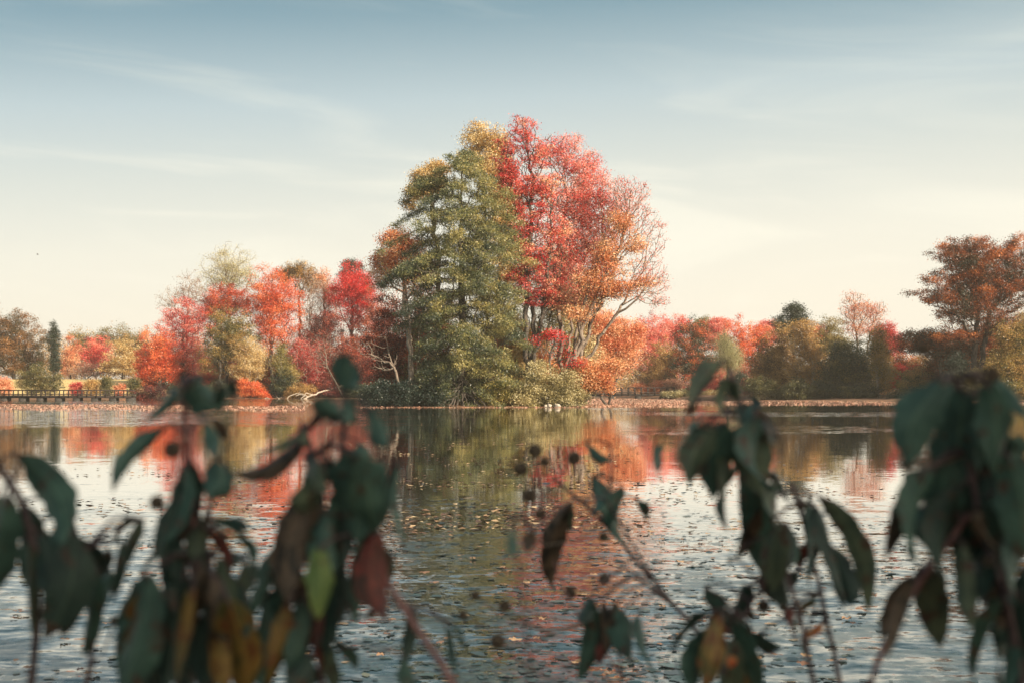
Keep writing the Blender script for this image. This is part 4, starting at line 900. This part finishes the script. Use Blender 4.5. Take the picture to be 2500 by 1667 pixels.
def bush(label, stems, leaves, seeds, seed, ground_at):
    rs = np.random.RandomState(seed)
    gx0, gy0 = ground_at; ro = np.array([gx0, gy0, gz(gx0, gy0)])
    root = empty('buttonbush', ro, label, 'shrub')
    SS = []
    for st in stems:
        pts, r0, r1, mat = st
        w = [P(*q) for q in pts]
        if len(st) > 0 and pts[-1][1] > 1660:      # runs on below the picture, down to the bank
            e = w[-1]; w += [e*.55+ro*.45+[0, 0, .1], ro+np.array([rs.uniform(-.08, .08), rs.uniform(-.05, .05), -.05])]
        p = resample(w, .02); n = len(p); r0 *= 1.35; r1 *= 1.35
        # smooth the corners
        for _ in range(6): p[1:-1] = (p[:-2]+p[1:-1]*2+p[2:])/4
        p[1:-1] += rs.normal(size=p[1:-1].shape)*.0006
        rr = np.linspace(r0, r1, n)*(1+.18*(rs.rand(n) > .9))
        V, Q = polytube(p, rr, 9); SS.append(p)
        mesh_np('branch', V, Q, TWIGR if mat else TWIG, root, org=ro, smooth=True)
    extra = []
    for (bx, by, tx, ty, w_, Y_, b_, k_) in leaves:
        for _ in range(EXTRA.get(seed, 1)):
            if rs.rand() > .8 or len(leaves)+len(extra) >= 97 or Y_ < 1.05: continue
            f = rs.uniform(.45, .8); ox, oy = rs.normal(size=2)*[16, 14]; dx, dy = tx-bx, ty-by; a = rs.normal()*.22
            extra.append((bx+ox, by+oy, bx+ox+(dx*math.cos(a)-dy*math.sin(a))*f, by+oy+(dy*math.cos(a)+dx*math.sin(a))*f, w_*rs.uniform(.45, .75), Y_+rs.uniform(.03, .09), rs.normal()*8, rs.choice(['d', 'g', 'o', 't', 'g', 'b', k_])))
    for l in list(leaves)+extra: make_leaf(root, ro, l, SS, rs)
    for s_ in seeds: make_seed(root, ro, *s_, SS, rs)
    return root
# 1: far left cluster
bush('dark leafed shrub at the left edge with long drooping leaves', [
    ([(-40,1100,1.12),(20,1112,1.12),(60,1200,1.13),(90,1320,1.14),(100,1500,1.15),(70,1700,1.16)], .0022, .0045, 0),
    ([(180,1290,1.16),(230,1400,1.16),(240,1560,1.17),(200,1700,1.18)], .0018, .004, 0)],
  [(31,1107,150,1330,92,1.1,26,'g'),(22,1205,-30,1460,96,1.1,8,'g'),(75,1325,78,1560,44,1.13,-6,'o'),(95,1300,118,1480,60,1.15,10,'d'),
   (172,1288,105,1560,118,1.12,34,'d'),(160,1300,200,1500,80,1.15,20,'d'),(238,1392,200,1606,62,1.14,8,'g'),(60,1230,110,1420,70,1.16,-10,'d'),
   (352,1266,275,1428,46,1.2,-14,'o'),(300,1320,270,1480,34,1.2,6,'d'),(205,1380,150,1560,60,1.15,0,'d')],
  [(165,1284,9,1.16),(279,1515,12,1.3)], 1, (-.42, 1.05))
# 2: tall left cluster
bush('large leafy shrub on the left with a tall thin top shoot above the water line', [
    ([(452,940,1.12),(454,1040,1.13),(460,1150,1.14),(478,1300,1.15),(482,1480,1.16),(455,1700,1.17)], .0018, .0055, 1),
    ([(530,1120,1.14),(500,1250,1.15),(500,1420,1.16),(520,1700,1.18)], .0016, .004, 0),
    ([(345,1400,1.16),(400,1390,1.16),(440,1500,1.17),(430,1700,1.18)], .0016, .0035, 0)],
  [(408,1040,275,1204,46,1.16,-22,'t'),(437,948,344,1033,42,1.1,-8,'t'),(466,938,552,992,82,1.08,-22,'t'),(540,945,545,1008,44,1.08,4,'g'),(450,950,478,880,26,1.05,-5,'o'),
   (500,1026,514,1110,44,1.1,10,'t'),(528,1122,508,1218,72,1.12,24,'t'),(550,1130,520,1200,40,1.13,12,'g'),(452,1138,398,1326,64,1.12,14,'g'),(470,1130,440,1330,66,1.13,10,'d'),
   (440,1210,396,1390,56,1.14,-10,'d'),(480,1240,470,1420,60,1.14,8,'d'),(500,1260,510,1400,48,1.14,-12,'o'),(515,1268,625,1372,52,1.12,34,'t'),(560,1310,612,1395,46,1.13,14,'g'),
   (602,1362,592,1530,38,1.14,-6,'o'),(398,1332,338,1404,20,1.15,-8,'g'),(366,1398,292,1700,96,1.1,10,'g'),(340,1450,345,1690,60,1.12,0,'y'),(400,1380,360,1620,76,1.12,8,'d'),
   (450,1400,400,1690,80,1.13,6,'d'),(470,1430,430,1690,66,1.1,-6,'y'),(490,1380,470,1540,56,1.12,8,'b'),(520,1400,560,1640,60,1.1,-10,'b'),(556,1460,602,1710,96,1.08,14,'y'),
   (545,1480,560,1700,60,1.12,-8,'y'),(480,1500,500,1700,90,1.14,0,'d'),(530,1360,540,1560,70,1.13,6,'o'),(560,1400,600,1560,50,1.13,8,'d'),(505,1290,560,1420,46,1.12,6,'r'),(420,1300,430,1500,70,1.15,0,'d'),
   (440,1500,480,1720,90,1.15,0,'d'),(380,1560,400,1720,70,1.13,0,'d')],
  [(421,1097,22,1.12),(383,1226,19,1.14),(600,1500,13,1.16)], 2, (-.22, 1.1))
# 3: centre left cluster
bush('dense mixed green and red leafed shrub left of the middle', [
    ([(842,955,1.2),(850,1010,1.2),(838,1100,1.2),(820,1250,1.2),(800,1420,1.2),(780,1700,1.2)], .0016, .005, 0),
    ([(745,1055,1.18),(790,1130,1.18),(800,1260,1.19),(770,1450,1.2),(720,1700,1.2)], .0015, .0045, 0),
    ([(905,1330,1.16),(958,1467,1.14),(1045,1575,1.12),(1140,1675,1.1)], .0020, .0034, 1)],
  [(848,955,842,862,66,1.1,4,'t'),(852,950,868,880,30,1.12,-6,'g'),(838,1010,764,972,58,1.1,10,'t'),(850,1035,862,962,30,1.1,4,'t'),(842,1030,800,990,40,1.12,6,'g'),
   (902,998,946,1092,44,1.12,-16,'t'),(748,1056,560,1152,58,1.14,34,'b'),(735,1045,750,1100,32,1.12,4,'o'),(790,1128,702,1222,80,1.12,36,'o'),(760,1120,800,1200,60,1.13,-10,'o'),
   (735,1212,700,1470,92,1.12,-16,'b'),(760,1200,720,1400,76,1.14,12,'b'),(780,1336,776,1512,70,1.09,4,'l'),(866,1110,872,1320,142,1.08,6,'t'),(900,1120,915,1300,96,1.1,-16,'g'),
   (878,1080,886,1142,52,1.1,0,'t'),(845,1100,838,1200,40,1.12,0,'g'),(975,1122,1012,1352,24,1.12,-24,'t'),(925,1296,948,1518,92,1.12,-26,'r'),(905,1310,890,1440,60,1.13,0,'b'),(880,1308,862,1530,42,1.12,0,'g'),
   (890,1330,850,1500,46,1.13,8,'r'),(672,1335,608,1520,48,1.14,10,'t'),(700,1420,640,1580,66,1.15,0,'g'),(706,1466,652,1690,56,1.13,0,'y'),(740,1460,700,1690,60,1.14,4,'g'),
   (650,1450,640,1700,50,1.15,0,'g'),(760,1500,730,1600,60,1.14,0,'r'),(800,1400,790,1600,70,1.14,0,'d'),(815,1320,830,1520,60,1.15,0,'d'),(760,1280,800,1420,60,1.13,6,'g'),(790,1250,800,1380,50,1.12,0,'t'),
   (780,1560,820,1700,60,1.14,0,'o'),(720,1380,760,1520,60,1.15,0,'b'),(760,1600,700,1710,60,1.12,0,'d'),(850,1220,820,1400,60,1.14,0,'d'),(830,1180,790,1330,50,1.12,8,'g'),(790,1470,780,1640,50,1.15,0,'r'),
   (1090,1522,1120,1672,38,1.2,-14,'t'),(985,1600,1010,1720,44,1.2,0,'g'),(1010,1480,985,1650,40,1.25,6,'d')],
  [(742,1082,12,1.13),(648,1552,14,1.15),(905,1500,12,1.2)], 3, (0.0, 1.1))
# 4: seed heads and the sparse twig in the middle
bush('sparse twig with round seed heads in the middle of the picture', [
    ([(1351,1166,1.75),(1406,1208,1.75),(1495,1289,1.72),(1568,1391,1.7),(1650,1480,1.68),(1722,1552,1.66),(1800,1700,1.64)], .0016, .0040, 0),
    ([(1491,1085,1.72),(1490,1180,1.72),(1495,1289,1.72)], .0009, .0015, 1),
    ([(1306,1110,1.76),(1318,1200,1.76),(1330,1330,1.75),(1380,1460,1.73),(1450,1560,1.7),(1560,1700,1.66)], .0006, .0020, 1)],
  [(1389,1228,1350,1438,54,1.72,-18,'b'),(1392,1226,1392,1300,34,1.73,-6,'o'),(1445,1160,1434,1262,42,1.72,18,'t'),(1450,1165,1480,1290,30,1.73,8,'g'),(1518,1187,1536,1335,72,1.7,-30,'g'),
   (1560,1222,1580,1268,26,1.7,0,'g'),(1455,1240,1490,1282,44,1.71,10,'g'),(1428,1078,1496,1124,26,1.74,-14,'t'),(1470,1300,1480,1320,26,1.72,0,'o'),
   (1449,1470,1412,1660,52,1.5,10,'g'),(1470,1468,1480,1600,50,1.5,0,'b'),(1500,1470,1535,1610,56,1.5,-10,'g'),(1520,1490,1545,1640,50,1.52,0,'d'),(1555,1500,1604,1650,44,1.5,-12,'t'),(1484,1550,1462,1625,30,1.5,0,'r'),
   (1440,1455,1415,1520,40,1.52,0,'d'),(1300,1290,1286,1350,24,1.2,0,'b')],
  [(1306,1099,17,1.74),(1272,1144,17,1.74),(1330,1127,12,1.75),(1401,1117,17,1.74),(1292,1208,18,1.6),(1318,1254,13,1.75),(1393,1446,15,1.74),(1476,1412,15,1.7),(1291,1318,17,1.5),
   (1160,1452,12,1.5),(1232,1478,15,1.5),(1215,1565,20,1.35),(1130,1500,12,1.5)], 4, (.30, 1.5))
# 5: right of centre
bush('drooping blotched green shrub right of the middle', [
    ([(1790,925,1.38),(1800,1010,1.38),(1835,1100,1.38),(1870,1200,1.38),(1900,1350,1.38),(1960,1500,1.36),(1990,1700,1.34)], .0014, .0042, 0),
    ([(1933,1179,1.5),(1957,1232,1.5),(1977,1349,1.48),(1998,1416,1.47),(2013,1478,1.46),(2029,1565,1.45),(2060,1700,1.44)], .0016, .0042, 0),
    ([(1627,1050,1.5),(1640,1020,1.48),(1700,1005,1.44),(1800,1012,1.38)], .0006, .0010, 0),
    ([(1860,1430,1.4),(1800,1500,1.4),(1780,1600,1.38),(1800,1700,1.36)], .0014, .003, 0)],
  [(1764,882,1682,1004,50,1.3,-12,'o'),(1695,985,1680,1015,22,1.3,0,'r'),(1782,920,1770,1022,36,1.32,-14,'o'),(1788,930,1800,990,30,1.33,8,'o'),(1745,1032,1682,1186,76,1.32,-18,'o'),(1770,1030,1740,1218,92,1.31,-14,'g'),
   (1720,1040,1690,1120,50,1.34,-8,'d'),(1800,988,1830,1034,40,1.34,6,'t'),(1845,1012,1905,1200,96,1.31,-34,'g'),(1830,1020,1862,1210,100,1.33,-8,'o'),(1870,1030,1880,1070,50,1.34,0,'d'),(1808,1060,1776,1296,52,1.34,-10,'o'),
   (1815,1120,1812,1300,50,1.35,6,'g'),(1895,1170,1910,1290,56,1.35,-8,'o'),(1878,1190,1856,1398,86,1.34,6,'g'),(1858,1240,1796,1368,46,1.36,8,'b'),(1805,1340,1790,1372,34,1.36,0,'d'),(1908,1272,1888,1444,74,1.35,-12,'o'),
   (1925,1280,1915,1400,50,1.38,0,'d'),(1900,1400,1930,1470,70,1.4,0,'d'),(1880,1380,1890,1470,50,1.4,0,'b'),
   (1997,1208,2118,1502,58,1.4,46,'o'),(1990,1232,2064,1486,74,1.42,-10,'d'),(1988,1230,2000,1330,34,1.43,10,'g'),(2030,1330,2080,1480,70,1.43,6,'d'),(1985,1320,1950,1400,50,1.45,0,'r'),
   (1618,1082,1613,1172,34,1.5,-12,'g'),(1719,1434,1772,1524,40,1.4,10,'t'),(1828,1428,1782,1524,44,1.42,6,'d'),(1745,1490,1780,1550,44,1.42,0,'r'),(1760,1500,1716,1690,76,1.34,-8,'y'),(1730,1540,1690,1690,60,1.33,0,'g'),
   (1800,1510,1850,1700,66,1.34,6,'g'),(1790,1560,1780,1710,70,1.33,0,'o'),(1838,1544,1908,1584,44,1.42,-10,'d'),(1850,1575,1895,1600,18,1.42,0,'r'),(2004,1472,1946,1530,28,1.46,-16,'y'),(2010,1517,1950,1562,22,1.46,6,'a'),
   (1935,1480,1950,1560,40,1.47,-10,'r'),(1960,1560,1975,1600,36,1.5,0,'d'),(1775,1625,1800,1605,24,1.3,0,'a'),(1820,1600,1860,1700,50,1.36,0,'y')],
  [(1955,1231,15,1.48),(1977,1276,14,1.5),(2022,1246,11,1.45),(1864,1478,16,1.44),(1912,1480,12,1.46),(1832,1500,12,1.44),(1985,1345,8,1.5),(1716,1040,9,1.3)], 5, (.42, 1.25))
# 6: right cluster
bush('tall dark mass of broad leaves at the right edge', [
    ([(2330,925,1.12),(2345,1050,1.12),(2380,1200,1.12),(2400,1330,1.12),(2470,1480,1.1),(2500,1700,1.1)], .002, .0055, 0),
    ([(2396,1225,1.13),(2350,1300,1.13),(2300,1330,1.13),(2240,1400,1.14),(2165,1570,1.15),(2090,1690,1.16)], .0018, .0034, 1),
    ([(2440,1340,1.1),(2470,1520,1.1),(2510,1700,1.1)], .0014, .0028, 0)],
  [(2316,930,2218,1138,112,1.08,-36,'t'),(2290,945,2260,1060,70,1.1,-10,'d'),(2352,950,2318,1210,112,1.1,0,'t'),(2410,935,2428,1158,96,1.07,16,'g'),(2440,1000,2400,1250,90,1.09,0,'d'),(2400,960,2390,1100,60,1.1,0,'t'),
   (2250,1156,2162,1370,52,1.1,-14,'b'),(2285,1140,2242,1376,104,1.11,-22,'g'),(2310,1100,2290,1330,100,1.12,0,'g'),(2350,1180,2310,1420,100,1.12,0,'d'),(2400,1130,2380,1380,110,1.12,6,'d'),(2460,1110,2496,1370,118,1.08,20,'g'),
   (2440,1200,2460,1440,100,1.1,0,'d'),(2490,1280,2480,1480,96,1.1,0,'g'),(2290,1392,2296,1586,88,1.14,0,'o'),(2250,1380,2270,1540,60,1.15,0,'d'),(2236,1402,2164,1610,50,1.13,-12,'b'),(2350,1320,2368,1534,56,1.12,0,'o'),(2400,1330,2400,1480,60,1.13,0,'d'),
   (2456,1465,2376,1665,84,1.08,12,'g'),(2490,1440,2470,1700,90,1.1,0,'d'),(2420,1400,2425,1500,44,1.14,0,'b'),(2500,1380,2520,1600,80,1.1,0,'d'),(2470,1560,2440,1710,60,1.1,0,'g'),(2330,1230,2360,1360,60,1.13,0,'o'),
   (2380,1240,2420,1330,44,1.1,0,'b'),(2280,1220,2250,1330,70,1.13,-10,'g'),(2340,1060,2300,1200,80,1.12,-8,'d'),(2360,1000,2350,1180,90,1.11,0,'g'),(2450,1060,2450,1230,80,1.1,0,'g')],
  [(2212,1134,13,1.1),(2253,852,19,.98),(2422,915,20,.98),(2372,925,14,1.05),(2385,1260,12,1.06),(2415,1370,12,1.1)], 6, (.33, 1.0))
# faint out-of-focus sprig low in the middle
bush('thin blurred sprig hanging low between the left and middle shrubs', [
    ([(1250,1270,1.0),(1265,1400,1.0),(1285,1520,1.0),(1300,1700,1.0)], .0006, .0016, 0)],
  [(1252,1292,1238,1362,34,.95,0,'g'),(1292,1288,1300,1340,26,.95,0,'b')], [], 7, (.05, .95))

# ---------------------------------------------------------------- bank trees behind the camera that shade the foreground
def bank_tree(name, label, x, y, h, r, seed, pal='dkgreen'):
    rs = np.random.RandomState(seed); z0 = gz(x, y)
    o = empty(name, (x, y, z0), label, 'tree'); org = np.array([x, y, z0])
    tr = resample([org-[0, 0, .2], org+[.1, 0, h*.35], org+[0, .1, h*.85]], .5)
    d = rs.normal(size=(260, 3)); d /= np.linalg.norm(d, axis=1)[:, None]
    pts = org+[0, 0, h*.58]+d*rs.uniform(.2, 1, 260)[:, None]**.6*np.array([r, r, h*.45])
    N, par, nt_ = grow([tr], pts, .35, .6)
    cnt = np.ones(len(N))
    for i in range(len(N)-1, 0, -1): cnt[par[i]] += cnt[i]
    rad = np.maximum(.012, .22*(cnt/cnt.max())**.5); i = np.where(par >= 0)[0]
    V, Q = tubes(N[par[i]], N[i], np.minimum(rad[par[i]], rad[i]*1.5), rad[i], 6)
    mesh_np('trunk', V, Q, BARK['mid'], o, org=org, smooth=True)
    n = 30000; k = rs.randint(nt_, len(N), n); C = N[k]+rs.normal(size=(n, 3))*[.4, .4, .3]
    V, Q = leaf_quads(C, .25, .6, .4, 0, rs)
    mesh_np('crown', V, Q, FM(pal), o, {'tint': ('FACE', np.clip(.5+.25*rs.normal(size=n), 0, 1))}, org=org)
for d_, off, h, r, l, sd_ in ((25, 0, 21, 5, 'tall leafy tree on the near bank shading the shrubs', 1), (24, -7, 19, 4.5, 'second tall leafy tree on the near bank behind the camera', 2), (30, 6, 23, 5, 'third tall leafy tree further back on the near bank', 3)):
    bank_tree('broadleaf_tree', l, math.sin(SUN_AZ)*d_-math.cos(SUN_AZ)*off*.9, 1.2+math.cos(SUN_AZ)*d_-math.sin(SUN_AZ)*abs(off)*.5, h, r, sd_)
